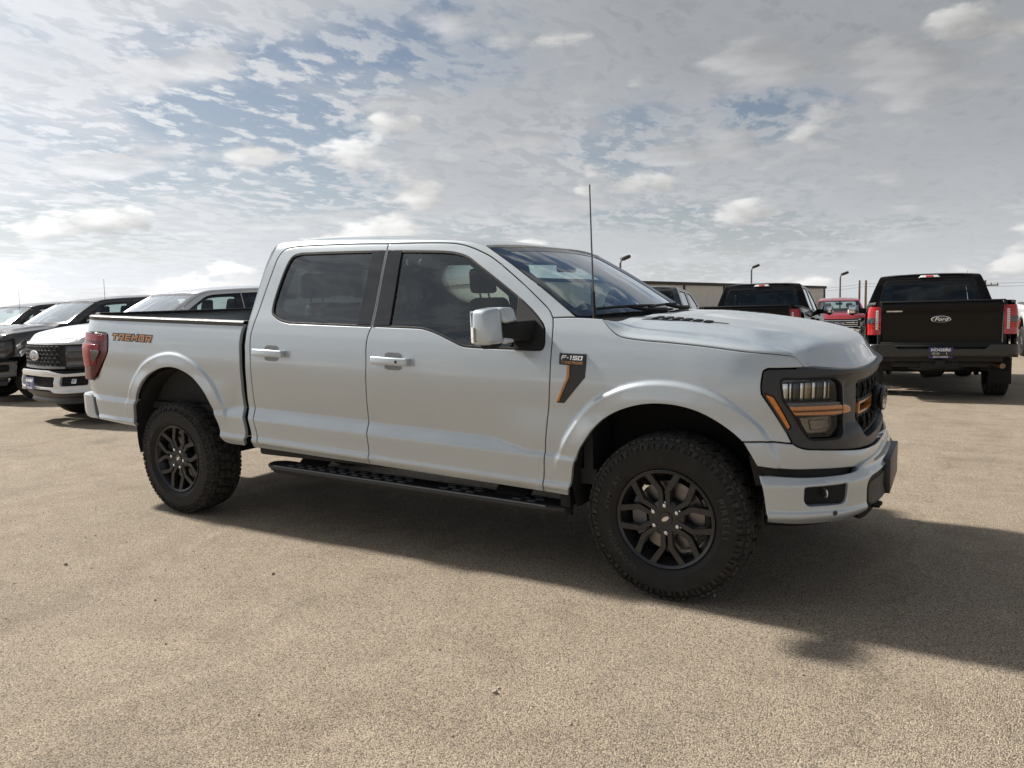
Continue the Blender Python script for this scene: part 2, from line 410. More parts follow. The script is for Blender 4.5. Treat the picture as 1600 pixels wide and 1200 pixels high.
PANEL_CACHE = {}
def panel(name, f, outline, m, parent, holes=(), res=.025, th=.02, bev=.004, gap=.003, mirror=False, key=None, flipn=False, feat=None):
    """sheet cut to an outline in the (u, v) plane of the surface f, with rolled edges and a returned flange"""
    kk = (key, mirror) if key else None
    if kk and kk in PANEL_CACHE:
        me = PANEL_CACHE[kk].copy(); me.materials.clear(); me.materials.append(m)
        o = bpy.data.objects.new(name, me); col.objects.link(o); o.parent = parent; return o
    o = np.asarray(outline, float)
    if area(o) < 0: o = o[::-1]
    o = inset(dens(o, res), gap); hs = []
    for h in holes:
        h = np.asarray(h, float)
        if area(h) > 0: h = h[::-1]
        hs.append(dens(h, res))
    loops = [o] + hs
    inner = [inset(l, bev) for l in loops]
    lo = inner[0].min(0); hi = inner[0].max(0)
    gx = np.arange(lo[0] + res / 2, hi[0], res); gy = np.arange(lo[1] + res / 2, hi[1], res * .87)
    G = np.array([(x + (res / 2 if j % 2 else 0), y) for j, y in enumerate(gy) for x in gx]).reshape(-1, 2)
    if len(G):
        ok = inpoly(G, inner[0])
        for h in inner[1:]: ok &= ~inpoly(G, h)
        G = G[ok]
        for l in inner:
            if len(G): G = G[polydist(np.vstack([l, l[:1]]), G[:, 0], G[:, 1]) > .45 * res]
    if feat is not None and len(feat):
        F = feat[(feat > lo).all(1) & (feat < hi).all(1)]
        if len(F):
            ok = inpoly(F, inner[0])
            for h in inner[1:]: ok &= ~inpoly(F, h)
            F = F[ok]
            for l in inner:
                if len(F): F = F[polydist(np.vstack([l, l[:1]]), F[:, 0], F[:, 1]) > .0025]
            if len(F): G = np.vstack([G.reshape(-1, 2), F])
    V = np.vstack(inner + ([G] if len(G) else [])); E = []; k = 0
    for l in inner:
        n = len(l); E += [(k + i, k + (i + 1) % n) for i in range(n)]; k += n
    r = delaunay_2d_cdt([Vector(p) for p in V], E, [], 0, 1e-6, True)
    W = np.array([tuple(p) for p in r[0]]); T = np.array([t for t in r[2] if len(t) == 3])
    cen = W[T].mean(1); ok = inpoly(cen, inner[0])
    for h in inner[1:]: ok &= ~inpoly(cen, h)
    T = T[ok]
    t = W[T]; ar = (t[:, 1, 0]-t[:, 0, 0])*(t[:, 2, 1]-t[:, 0, 1]) - (t[:, 2, 0]-t[:, 0, 0])*(t[:, 1, 1]-t[:, 0, 1])
    T[ar < 0] = T[ar < 0][:, ::-1]
    imap = {}
    for i, src in enumerate(r[3]):
        for q in src: imap[q] = i
    def nrm(Q):
        e = 1.5e-3
        fu = f(Q + [e, 0]) - f(Q - [e, 0]); fv = f(Q + [0, e]) - f(Q - [0, e])
        n = np.cross(fu, fv); n /= np.linalg.norm(n, axis=1)[:, None] + 1e-12
        return -n if flipn else n
    P = f(W); Nn = nrm(W); verts = [P]; faces = [tuple(x) for x in T]; ln = [Nn[list(x)] for x in T]; base = len(W); k = 0
    if flipn: faces = [x[::-1] for x in faces]; ln = [x[::-1] for x in ln]
    for l, il in zip(loops, inner):
        n = len(l); Po = f(l); No = nrm(l)
        tan = np.roll(Po, -1, 0) - np.roll(Po, 1, 0); side = np.cross(tan, No) * (-1 if flipn else 1); side /= np.linalg.norm(side, axis=1)[:, None] + 1e-12
        A = Po - No * bev * .6; B = Po - No * (th + bev); Na = No * .75 + side * .66
        verts += [A, A, B]; ia = [imap[k + i] for i in range(n)]
        for i in range(n):
            j = (i + 1) % n
            q = (ia[i], base + i, base + j, ia[j]); nn = np.array([Nn[ia[i]], Na[i], Na[j], Nn[ia[j]]])
            q2 = (base + n + i, base + 2*n + i, base + 2*n + j, base + n + j); n2 = np.array([side[i], side[i], side[j], side[j]])
            if flipn: q, nn, q2, n2 = q[::-1], nn[::-1], q2[::-1], n2[::-1]
            if bev > 0: faces.append(q); ln.append(nn)
            if th > 0: faces.append(q2); ln.append(n2)
        base += 3 * n; k += n
    VV = np.vstack(verts)
    if mirror:
        VV = VV * [1, -1, 1]; faces = [x[::-1] for x in faces]; ln = [x[::-1] * [1, -1, 1] for x in ln]
    me = bpy.data.meshes.new(name); me.from_pydata(VV.tolist(), [], faces)
    me.polygons.foreach_set('use_smooth', [True] * len(me.polygons))
    LN = np.vstack(ln); LN /= np.linalg.norm(LN, axis=1)[:, None] + 1e-12
    if len(LN) == len(me.loops): me.normals_split_custom_set(LN.tolist())
    me.materials.append(m)
    if kk: PANEL_CACHE[kk] = me
    ob = bpy.data.objects.new(name, me); col.objects.link(ob); ob.parent = parent
    return ob

def text_part(name, body, size, f, m, parent, extrude=.0, bold=.0, shear=0., xs=1., spacing=1.):
    """lettering as a mesh part; f maps flat (u, v, w) arrays to space"""
    cu = bpy.data.curves.new('text', 'FONT'); cu.body = body; cu.size = size; cu.align_x = 'CENTER'; cu.align_y = 'CENTER'
    cu.extrude = extrude; cu.offset = bold; cu.shear = shear; cu.space_character = spacing; cu.resolution_u = 3
    ob = bpy.data.objects.new('text', cu); col.objects.link(ob)
    dg = bpy.context.evaluated_depsgraph_get(); me = bpy.data.meshes.new_from_object(ob.evaluated_get(dg))
    bpy.data.objects.remove(ob); bpy.data.curves.remove(cu)
    n = len(me.vertices); co = np.empty(n * 3); me.vertices.foreach_get('co', co); co = co.reshape(-1, 3)
    co[:, 0] *= xs; out = f(co); me.vertices.foreach_set('co', np.asarray(out, float).ravel()); me.materials.clear(); me.update()
    return link(name, me, m, parent)

GLYPH = {
 'T': [[(0, .78), (1, .78), (1, 1), (0, 1)], [(.37, 0), (.63, 0), (.63, .78), (.37, .78)]],
 'R': [[(0, 0), (.25, 0), (.25, .78), (0, .78)], [(0, .78), (1, .78), (1, 1), (0, 1)], [(.76, .50), (1, .50), (1, .78), (.76, .78)], [(.25, .30), (1, .30), (1, .50), (.25, .50)], [(.46, .30), (.76, .30), (1, 0), (.70, 0)]],
 'E': [[(0, 0), (.25, 0), (.25, 1), (0, 1)], [(.25, .78), (1, .78), (1, 1), (.25, 1)], [(.25, .40), (.90, .40), (.90, .60), (.25, .60)], [(.25, 0), (1, 0), (1, .22), (.25, .22)]],
 'M': [[(0, 0), (.20, 0), (.20, 1), (0, 1)], [(.80, 0), (1, 0), (1, 1), (.80, 1)], [(.20, 1), (.20, .64), (.5, .28), (.5, .62)], [(.5, .62), (.5, .28), (.80, .64), (.80, 1)]],
 'O': [[(0, 0), (.25, 0), (.25, 1), (0, 1)], [(.75, 0), (1, 0), (1, 1), (.75, 1)], [(.25, .78), (.75, .78), (.75, 1), (.25, 1)], [(.25, 0), (.75, 0), (.75, .22), (.25, .22)]],
 'F': [[(0, 0), (.25, 0), (.25, 1), (0, 1)], [(.25, .76), (1, .76), (1, 1), (.25, 1)], [(.25, .36), (.85, .36), (.85, .58), (.25, .58)]],
 '-': [[(.1, .38), (.9, .38), (.9, .58), (.1, .58)]],
 '1': [[(.40, 0), (.72, 0), (.72, 1), (.40, 1)], [(.12, .76), (.40, .76), (.40, 1), (.12, 1)]],
 '5': [[(0, .78), (1, .78), (1, 1), (0, 1)], [(0, .42), (.25, .42), (.25, .78), (0, .78)], [(.25, .42), (1, .42), (1, .60), (.25, .60)], [(.75, .22), (1, .22), (1, .42), (.75, .42)], [(0, 0), (1, 0), (1, .22), (0, .22)]]}
GLYPH['0'] = GLYPH['O']
def block_text(name, word, w, h, pitch, f, m, parent, shear=0., grow=0., widths=None):
    """square-cut lettering; f maps flat (u, v, w) rows to space"""
    b = MB(); u = 0.; V = []
    ws = [w * (widths or {}).get(c, 1.) for c in word]; tot = sum(ws) + (pitch - w) * (len(word) - 1); u = -tot / 2; lay = 0
    for c, cw in zip(word, ws):
        for pc in GLYPH[c]:
            P = np.array([(u + x * cw, (y - .5) * h) for x, y in pc]); P = P if area(P) > 0 else P[::-1]
            if grow: P = inset(P, -grow)
            P = dens(P, .02); P[:, 0] += shear * P[:, 1]
            q = np.column_stack([P, np.full(len(P), lay * 6e-5)]); b.add([tuple(p) for p in f(q)], [tuple(range(len(q)))])
            lay = (lay + 1) % 3 if grow else 0
        u += cw + (pitch - w)
    return b.build(name, m, parent, fix=False)


# ------------------------------------------------------------------ pickup body surface
# The body is one wrapped surface: s runs along the outline of the truck in plan (s = x along the flank, x = 0 at the
# front axle, the nose towards +x), z is the height; panels are outlines in (s, z).
RK = .037                                    # nose-down rake of the body
PLAN = [(-4.83, 0), (-4.828, -.4), (-4.822, -.75), (-4.808, -.88), (-4.77, -.945), (-4.66, -.982), (-4.45, -.998), (-4.0, -1.0), (-3.0, -1.0),
        (-1.8, -1.0), (-.6, -1.0), (0, -1.0), (.20, -1.0), (.36, -.992), (.46, -.968), (.56, -.905), (.65, -.80), (.73, -.68), (.785, -.55), (.815, -.42), (.833, -.25), (.84, 0)]
_p = catmull(PLAN, 40)
_s = np.concatenate([[0], np.cumsum(np.linalg.norm(np.diff(_p, axis=0), axis=1))])
_s = _s - np.interp(-1.8, _p[:, 0], _s) - 1.8
_t = np.gradient(_p, _s, axis=0)
for _k in range(12): _t[1:-1] = (_t[:-2] + 2*_t[1:-1] + _t[2:]) / 4
_t /= np.linalg.norm(_t, axis=1)[:, None]
_n = np.stack([_t[:, 1], -_t[:, 0]], 1)
S1 = _s[-1]
UP = pchip([.60, .70, .80, .95, 1.06, 1.18, 1.27, 1.33, 1.36, 1.45, 1.80, 1.86, 1.885, 1.90], [-.060, -.046, -.032, -.012, -.005, -.012, -.028, -.046, -.056, -.092, -.222, -.250, -.272, -.30])
LO = pchip([.36, .42, .47, .52, .545, .558, .568, .578, .594, .62, .70, .72], [-.16, -.10, -.062, -.024, -.007, .003, .006, .004, -.002, -.002, .001, .0])
FA = [(-.519, .517), (-.494, .592), (-.475, .684), (-.437, .771), (-.407, .82), (-.358, .889), (-.29, .953), (-.201, 1.002), (-.102, 1.034), (-.006, 1.046), (.087, 1.042), (.177, 1.022), (.264, .982), (.331, .939), (.374, .902), (.406, .849), (.43, .799)]
RA = [(-4.135, .534), (-4.14, .62), (-4.102, .722), (-4.026, .844), (-3.943, .925), (-3.817, .984), (-3.694, 1.013), (-3.58, 1.012), (-3.461, .978), (-3.369, .926), (-3.281, .843), (-3.227, .747), (-3.187, .633), (-3.176, .537)]
ARCHES = [catmull(FA), catmull(RA)]

def doff(s, z, flare=True):
    up = UP(z) + .030 * sstep(-1.02, -.70, s) * sstep(1.0, .78, z) + .026 * sstep(-2.98, -3.18, s) * sstep(1.0, .78, z)
    lo = np.where(z < .718, LO(z), -(z - .718) * .55)
    d = .5 * (lo + up + np.sqrt((lo - up)**2 + 1.6e-5)); d = np.where(z > 1.0, up, d)
    for pl in ARCHES if flare else ():
        m = (s > pl[:, 0].min() - .2) & (s < pl[:, 0].max() + .2)
        if m.any():
            r = polydist(pl, s[m], z[m])
            d[m] += (.017 * sstep(.116, .084, r) + .005 * sstep(.084, .0, r)) * sstep(.60, .80, z[m])
    return d

def wrap(q, extra=0.0, flare=True):
    q = np.atleast_2d(np.asarray(q, float)); s = q[:, 0]; z = q[:, 1]
    far = s > S1; s = np.where(far, 2*S1 - s, s)
    ex = extra(s, z) if callable(extra) else extra
    d = doff(s.copy(), z, flare) + ex
    px = np.interp(s, _s, _p[:, 0]); py = np.interp(s, _s, _p[:, 1]); nx = np.interp(s, _s, _n[:, 0]); ny = np.interp(s, _s, _n[:, 1])
    x = px + nx * d; y = (py + ny * d) * np.where(far, -1, 1)
    return np.stack([x, y, z - RK * (x + 1.8)], 1)

def Wr(extra=0.0, flare=True): return lambda q: wrap(q, extra, flare)
def mir(P): return [(2*S1 - a, b) for a, b in P][::-1]
def wpt(s, z, extra=0.0): return Vector(wrap([[s, z]], extra)[0])

def _features(step, rings, dz):
    out = []
    for pl, cz in ((catmull(FA, 14), .55), (catmull(RA, 14), .55)):
        t = np.gradient(pl, axis=0); t /= np.linalg.norm(t, axis=1)[:, None]; n = np.stack([-t[:, 1], t[:, 0]], 1)
        c = np.array([pl[:, 0].mean(), cz]); sg = np.sign(((pl - c) * n).sum(1)); n *= np.where(sg == 0, 1, sg)[:, None]
        for r in rings:
            o = pl + n * r; L = np.concatenate([[0], np.cumsum(np.linalg.norm(np.diff(o, axis=0), axis=1))])
            k = np.arange(0, L[-1], step); q = np.stack([np.interp(k, L, o[:, 0]), np.interp(k, L, o[:, 1])], 1)
            d = polydist(pl, q[:, 0], q[:, 1]); out.append(q[d > r - .002])
    ss = np.arange(-4.8, 1.5, step * 2.2)
    zg = np.linspace(.72, .95, 240); zc = []
    for s in ss:
        up = UP(zg) + .030 * sstep(-1.02, -.70, s) * sstep(1.0, .78, zg) + .026 * sstep(-2.98, -3.18, s) * sstep(1.0, .78, zg)
        k = np.argmax(up > -(zg - .718) * .55); zc.append(zg[k])
    for e in dz: out.append(np.stack([ss, np.array(zc) + e], 1))
    for z in (.50, .535, .555, .563, .571, .580, .60, .70, .712, .718, .724, .735): out.append(np.stack([ss, np.full(len(ss), z)], 1))
    return np.vstack(out)
FEAT0 = _features(.013, (.070, .082, .087, .092, .097, .102, .107, .112, .122), (-.012, -.005, 0, .005, .012))
FEAT1 = _features(.035, (.086, .099, .112), (0,))

# traced outlines, in metres
FD_TOP = [(-1.812, 1.853), (-1.484, 1.85), (-1.311, 1.841), (-1.226, 1.824), (-1.146, 1.798), (-1.049, 1.757), (-.876, 1.647), (-.708, 1.526), (-.643, 1.473), (-.617, 1.436)]
FD_FR = [(-.617, 1.436), (-.608, 1.392), (-.602, 1.263), (-.607, 1.066), (-.628, .864), (-.642, .733), (-.652, .582), (-.663, .519)]
BP_UP = [(-1.812, 1.853), (-1.814, 1.573), (-1.815, 1.365)]
BP_LO = [(-1.815, 1.365), (-1.836, 1.29), (-1.836, 1.135), (-1.853, .878), (-1.858, .795), (-1.850, .713), (-1.843, .59), (-1.855, .519)]
RD_TOP = [(-1.812, 1.853), (-2.02, 1.857), (-2.381, 1.857), (-2.60, 1.850), (-2.689, 1.832), (-2.731, 1.79), (-2.758, 1.68), (-2.788, 1.539), (-2.812, 1.40), (-2.829, 1.321)]
RD_RE = [(-2.829, 1.321), (-2.835, 1.262), (-2.832, 1.145), (-2.833, 1.03), (-2.843, .88), (-2.846, .795), (-2.832, .703), (-2.808, .585), (-2.813, .512)]
CAB_RE = [(-2.781, 1.859), (-2.794, 1.81), (-2.821, 1.718), (-2.844, 1.595), (-2.860, 1.488), (-2.868, 1.395), (-2.879, 1.311), (-2.882, 1.223), (-2.884, 1.117), (-2.894, .95), (-2.910, .798), (-2.888, .709), (-2.866, .585), (-2.881, .507)]
ROOFL = [(-1.091, 1.819), (-1.239, 1.856), (-1.471, 1.872), (-1.83, 1.883), (-2.191, 1.889), (-2.587, 1.892), (-2.70, 1.888), (-2.764, 1.878), (-2.781, 1.859)]
PIL = [(-.486, 1.444), (-.642, 1.546), (-.886, 1.702), (-1.091, 1.819)]
FW = [[(-1.805, 1.812), (-1.696, 1.81)], [(-1.696, 1.81), (-1.385, 1.80), (-1.299, 1.791), (-1.212, 1.767), (-1.12, 1.715), (-.944, 1.609), (-.777, 1.501), (-.692, 1.432), (-.657, 1.391), (-.646, 1.34), (-.644, 1.29), (-.656, 1.271), (-.69, 1.265), (-.824, 1.264), (-1.10, 1.262), (-1.16, 1.268), (-1.228, 1.291), (-1.35, 1.332), (-1.438, 1.351), (-1.52, 1.354)], [(-1.52, 1.354), (-1.805, 1.354)]]
RW = [[(-1.822, 1.813), (-2.40, 1.812), (-2.553, 1.807), (-2.603, 1.79), (-2.631, 1.75), (-2.677, 1.569), (-2.688, 1.46), (-2.676, 1.415), (-2.63, 1.385), (-2.575, 1.366), (-2.50, 1.354)], [(-2.50, 1.354), (-1.824, 1.353)]]
SAIL = [(-.844, 1.551), (-.777, 1.498), (-.692, 1.429), (-.659, 1.391), (-.648, 1.34), (-.646, 1.29), (-.658, 1.273), (-.69, 1.267), (-.825, 1.266)]
BEDF = [(-2.913, 1.345), (-2.928, 1.301), (-2.936, 1.216), (-2.934, 1.115), (-2.940, .97), (-2.953, .80), (-2.938, .725), (-2.922, .60), (-2.965, .511)]
TAILB = [(-4.70, .858), (-4.640, .858), (-4.605, .872), (-4.503, .985), (-4.425, 1.07), (-4.406, 1.11), (-4.404, 1.21), (-4.415, 1.228), (-4.80, 1.232)]
FENTOP = [(-.617, 1.436), (-.525, 1.441), (-.41, 1.441), (-.337, 1.438)]
SEAM = [(-.337, 1.438), (-.307, 1.407), (-.272, 1.377), (-.235, 1.356), (-.194, 1.347), (-.095, 1.339), (.002, 1.335), (.188, 1.324), (.384, 1.307), (.56, 1.296), (.63, 1.284), (.679, 1.237)]
VALT = [(.599, .896), (.626, .88), (.668, .867), (.74, .860), (.85, .850), (1.02, .834), (1.29, .818)]
VALB = [(.434, .796), (.544, .780), (.662, .770), (.80, .763), (.96, .754), (1.06, .744), (1.14, .744), (1.25, .75), (1.36, .75)]
FRT = [(.679, 1.236), (.845, 1.226), (1.09, 1.214), (1.30, 1.208)]
AMB_O = [(.455, 1.121), (.569, .955)]
BMT = [(.442, .757), (.54, .752), (.66, .747), (.80, .748), (.93, .750), (.98, .758), (1.03, .772), (1.12, .778), (1.30, .778)]
BMB = [(.484, .525), (.549, .520), (.652, .515), (.763, .515), (.90, .518), (.983, .529)]
BMK = [(.983, .529), (1.0, .56), (1.004, .60), (1.005, .675), (1.02, .692), (1.05, .704), (1.10, .708), (1.30, .709)]
LAMP = [(.544, 1.187), (.847, 1.177), (.887, 1.152), (.889, 1.068), (.900, .945), (.858, .908), (.70, .914), (.685, .92), (.553, 1.098)]
def ext_bump(s, z): return .065 * sstep(.42, .85, s) + .012 * sstep(.78, .70, z) - .02 * sstep(.56, .50, z)
# hood
_seam3 = wrap(catmull(SEAM, 8)); _le = [(a, b + .008) for a, b in FRT] + [(S1, 1.214)]
_le3 = wrap(catmull(_le, 10))
HYE = lambda x: np.interp(x, _seam3[:, 0], -_seam3[:, 1]); HZE = lambda x: np.interp(x, _seam3[:, 0], _seam3[:, 2])
HZT = pchip([-.36, -.1, .13, .37, .52, .64, .84], [1.388, 1.380, 1.358, 1.325, 1.300, 1.279, 1.240])
HG = pchip([0, .012, .035, .05, .15, .215, .235, .25, .34, .6, 1.0], [0, .14, .26, .30, .58, .83, .885, .905, .94, .985, 1.0])
HN = pchip([0, .010, .050, .064, .10, .17, .30, .5, 2.0], [0, .14, .58, .70, .85, .945, .985, 1.0, 1.0])
_e3 = np.vstack([_seam3, _le3[3:]]); _e3 = np.vstack([_e3, (_e3 * [1, -1, 1])[::-1][1:]])
_efr = np.concatenate([np.zeros(len(_seam3)), np.ones(len(_le3) - 3)]); _efr = np.concatenate([_efr, _efr[::-1][1:]])
for _k in range(70): _efr[1:-1] = (_efr[:-2] + 2*_efr[1:-1] + _efr[2:]) / 4
def hood_f(q, lift=0.0):
    """crown height less the roll-off towards the nearest edge; sharp along the flanks, rounded at the nose"""
    q = np.atleast_2d(np.asarray(q, float)); x, y = q[:, 0], q[:, 1]; zt = HZT(x)
    a = _e3[:-1, :2]; ab = _e3[1:, :2] - a; L = (ab**2).sum(1) + 1e-12; d = np.empty(len(q)); ze = np.empty(len(q)); fr = np.empty(len(q))
    for i in range(0, len(q), 3000):
        p = q[i:i+3000]; t = np.clip(((p[:, None] - a) * ab).sum(2) / L, 0, 1); D = (((a + t[..., None] * ab) - p[:, None])**2).sum(2)
        wgt = 1 / (D + 2e-4)**3; wgt /= wgt.sum(1)[:, None]; k = D.argmin(1); r = np.arange(len(p)); tt = t[r, k]
        d[i:i+3000] = np.sqrt(D[r, k])
        zed = _e3[:-1, 2] * (1 - t) + _e3[1:, 2] * t; fed = _efr[:-1] * (1 - t) + _efr[1:] * t
        ze[i:i+3000] = (zed * wgt).sum(1); fr[i:i+3000] = (fed * wgt).sum(1)
    gs = HG(d); gn = HN(np.maximum(d - .007, 0))
    g = gs * (1 - fr) + gn * fr
    ay = np.abs(y); dome = .009 * sstep(.58, .42, ay) * sstep(.72, .40, x) * sstep(-.36, -.2, x)
    return np.stack([x, y, ze + np.maximum(zt - ze, 0) * g + dome + lift], 1)

# roof and glass
_rl3 = wrap(catmull(ROOFL, 8)); _o = np.argsort(_rl3[:, 0])
RYE = lambda x: np.interp(x, _rl3[_o, 0], -_rl3[_o, 1]); RZE = lambda x: np.interp(x, _rl3[_o, 0], _rl3[_o, 2])
RZC = pchip([-2.86, -2.72, -2.5, -2.1, -1.8, -1.5, -1.25, -1.05], [1.925, 1.950, 1.958, 1.945, 1.926, 1.895, 1.855, 1.815])
def roof_f(q, lift=0.0):
    q = np.atleast_2d(np.asarray(q, float)); x, y = q[:, 0], q[:, 1]; t = np.clip(np.abs(y) / RYE(x), 0, 1.05)
    ze = RZE(x); rib = .006 * (sstep(.44, .42, np.abs(y)) - sstep(.30, .28, np.abs(y))) * sstep(-1.25, -1.4, x) * sstep(-2.75, -2.6, x)
    return np.stack([x, y, ze + np.maximum(RZC(x) - ze, .004) * (1 - t**3.4) - rib + lift], 1)
def ws_f(q, lift=0.0):
    q = np.atleast_2d(np.asarray(q, float)); u, v = q[:, 0], q[:, 1]
    B = np.stack([-.37 - .135*u*u, .87*u, 1.386 + .008*u*u], 1); T = np.stack([-1.055 - .058*u*u, .74*u, 1.815 - .02*u*u], 1)
    P = B * (1 - v)[:, None] + T * v[:, None]
    return P + np.array([.53, 0, .85]) * (.022 * np.sin(np.pi * np.clip(v, 0, 1)) * (1 - .5*u*u) + lift)[:, None]
def back_f(q, lift=0.0):
    q = np.atleast_2d(np.asarray(q, float)); y = -q[:, 0]; z = q[:, 1]
    x = np.interp(z, [.5, 1.3, 1.4, 1.6, 1.72, 1.82, 1.86, 1.89], [-2.91, -2.905, -2.895, -2.868, -2.85, -2.822, -2.80, -2.77]) - .025 * (1 - (y/.85)**2) - lift
    return np.stack([x, y, z - RK * (x + 1.8)], 1)
def gate_f(q, lift=0.0):
    q = np.atleast_2d(np.asarray(q, float)); y = -q[:, 0]; z = q[:, 1]
    prof = np.interp(z, [.74, .80, .97, .985, 1.20, 1.215, 1.30, 1.36], [0, .006, .006, -.004, -.002, .012, .014, 0])
    x = -4.838 - prof + .012 * (y/.8)**2 - lift
    return np.stack([x, y, z - RK * (x + 1.8)], 1)


# ------------------------------------------------------------------ wheels
WHEEL = {}
def tyre_mesh():
    b = MB()
    prof = [(.236, -.10), (.250, -.124), (.275, -.136), (.31, -.1405), (.345, -.138), (.375, -.129), (.393, -.117), (.3985, -.095), (.400, -.05), (.400, .05), (.3985, .095), (.393, .117), (.375, .129), (.356, .1355), (.352, .1395), (.345, .1385), (.31, .1410), (.285, .1385), (.282, .1400), (.275, .1370), (.258, .1290), (.250, .124), (.246, .112), (.236, .10)]
    b.lathe(prof, 120); nf = len(b.f)
    hs = pchip([.32, .34, .356, .375, .393, .3985, .402], [.1405, .139, .1365, .129, .117, .100, .095]); N_ = 38
    rc = lambda y: .4115 - .010 * (abs(y) / .125)**2.4
    SH = [(.05, .081), (.30, .076), (.50, .080), (.90, .084), (.95, .121), (.62, .125), (.57, .111), (.44, .111), (.39, .124), (.03, .121)]
    MI = [(.0, .036), (.40, .027), (.56, .036), (.74, .036), (.92, .068), (.60, .074), (.42, .066), (.14, .068)]
    CE = [(.04, -.012), (.26, -.027), (.48, -.018), (.72, -.024), (.97, .008), (.76, .025), (.50, .018), (.28, .024)]
    LG = [(.03, .4065), (.97, .4065), (.92, .378), (.74, .352), (.64, .352), (.60, .376), (.42, .376), (.37, .347), (.22, .347), (.07, .366)]
    for k in range(N_):
        for row, sg, ph in ((SH, 1, 0), (MI, 1, .35), (CE, 1, .1), (MI, -1, .85), (SH, -1, .5)):
            jit = random.uniform(-.03, .03)
            def fm(p, top, sg=sg, ph=ph, k=k, jit=jit):
                th = 2 * math.pi * (k + p[0] + ph + jit) / N_; y = p[1] * sg; r = rc(y) if top else .392
                return (r * math.cos(th), -y, r * math.sin(th))
            b.prism(row, lambda p: fm(p, 0), lambda p: fm(p, 1))
        for sg, ph in ((1, 0), (-1, .5)):
            dd = .0075 if k % 2 else .0055
            def fs(p, o, sg=sg, ph=ph, k=k):
                th = 2 * math.pi * (k + p[0] + ph) / N_; h = (float(hs(p[1])) + (dd if o else -.004)) * sg
                return (p[1] * math.cos(th), -h, p[1] * math.sin(th))
            b.prism(LG, lambda p: fs(p, 0), lambda p: fs(p, 1))
    me = b.mesh('tyre', 32); me.materials.append(rubber); me.materials.append(rubber_tr)
    for i, q in enumerate(me.polygons): q.material_index = 1 if i >= nf else 0
    return me

def ring_map(r0, h, a0, sgn=1):
    """flat lettering bent round the sidewall: reads clockwise seen from outside, tops outward"""
    def f(co):
        a = a0 - co[:, 0] / r0; r = r0 + co[:, 1]
        return np.stack([r * np.cos(a), np.full(len(a), -h) - co[:, 2], r * np.sin(a)], 1)
    return f

def make_wheel_meshes():
    W = WHEEL
    W['tyre'] = tyre_mesh()
    b = MB().lathe([(.244, -.11), (.236, -.10), (.205, -.06), (.20, .02), (.205, .07), (.222, .10), (.2285, .118), (.2300, .1225), (.2345, .1245), (.2425, .1305), (.2460, .128), (.247, .118), (.240, .108)], 96)
    W['barrel'] = b.mesh('wheel', 40); W['barrel'].materials.append(wheelm)
    sp = MB()
    for sg in (-1, 1):
        pts = [(.040, .0160 * sg, .108), (.090, .0172 * sg, .1110), (.138, .0185 * sg, .1140), (.146, .0215 * sg, .1145), (.226, .0810 * sg, .1215)]
        rows = []
        for i, (x, y, h) in enumerate(pts):
            p0 = pts[max(i-1, 0)]; p1 = pts[min(i+1, len(pts)-1)]; tx, ty = p1[0]-p0[0], p1[1]-p0[1]; L = math.hypot(tx, ty); nx, ny = -ty/L, tx/L
            wt = (.0105, .0112, .0120, .0124, .0150)[i]; wb = wt + .003
            rows.append([(x + nx*o, -hh, y + ny*o) for o, hh in ((-wb, h-.032), (-wb, h-.012), (-wt-.002, h-.003), (-wt, h), (wt, h), (wt+.002, h-.003), (wb, h-.012), (wb, h-.032))])
        sp.grid(rows, closed=True)
    W['spoke'] = sp.mesh('spoke', 18); W['spoke'].materials.append(wheelm)
    hb = MB().lathe([(0.0, .096), (.030, .096), (.034, .106), (.050, .1085), (.078, .1055), (.090, .098), (.094, .07), (.05, .05)], 48)
    W['hub'] = hb.mesh('hub', 30); W['hub'].materials.append(wheelm)
    nb = MB()
    nb.lathe([(.0125, .098), (.0125, .115), (.0105, .121), (.006, .1245), (0.0, .1255)], 6); nb.lathe([(.0165, .100), (.0165, .104), (.0125, .105)], 12)
    W['nut'] = nb.mesh('lug_nut', 30); W['nut'].materials.append(chrome)
    cb = MB().lathe([(.0335, .098), (.0335, .107), (.031, .1105), (0.0, .1125)], 40)
    W['cap'] = cb.mesh('centre_cap', 30); W['cap'].materials.append(gloss_black)
    ov = MB(); ov.lathe([(.0, .1118), (.0175, .1121), (.0175, .1130), (.0160, .1132), (.0160, .1126), (0, .1126)], 32)
    for i, v in enumerate(ov.v): ov.v[i] = (v[0] * 1.15, v[1], v[2] * .52)
    W['oval'] = ov.mesh('oval_badge', 30); W['oval'].materials.append(chrome)
    db = MB().lathe([(.07, .03), (.085, .045), (.175, .045), (.175, .022), (.08, .02)], 64); db.lathe([(.0, .06), (.072, .06), (.075, .03)], 32)
    W['disc'] = db.mesh('brake_disc', 30); W['disc'].materials.append(steel)
    cp = MB()
    for a in range(150, 215, 13):
        a0, a1 = rad(a), rad(a + 13.05)
        P = lambda r, a, h: (r * math.cos(a), -h, r * math.sin(a))
        cp.hexa([P(.105, a0, .005), P(.19, a0, .005), P(.19, a1, .005), P(.105, a1, .005), P(.112, a0, .072), P(.186, a0, .068), P(.186, a1, .068), P(.112, a1, .072)], 0)
    W['caliper'] = cp.mesh('brake_caliper', 30); W['caliper'].materials.append(caliperm)
make_wheel_meshes()

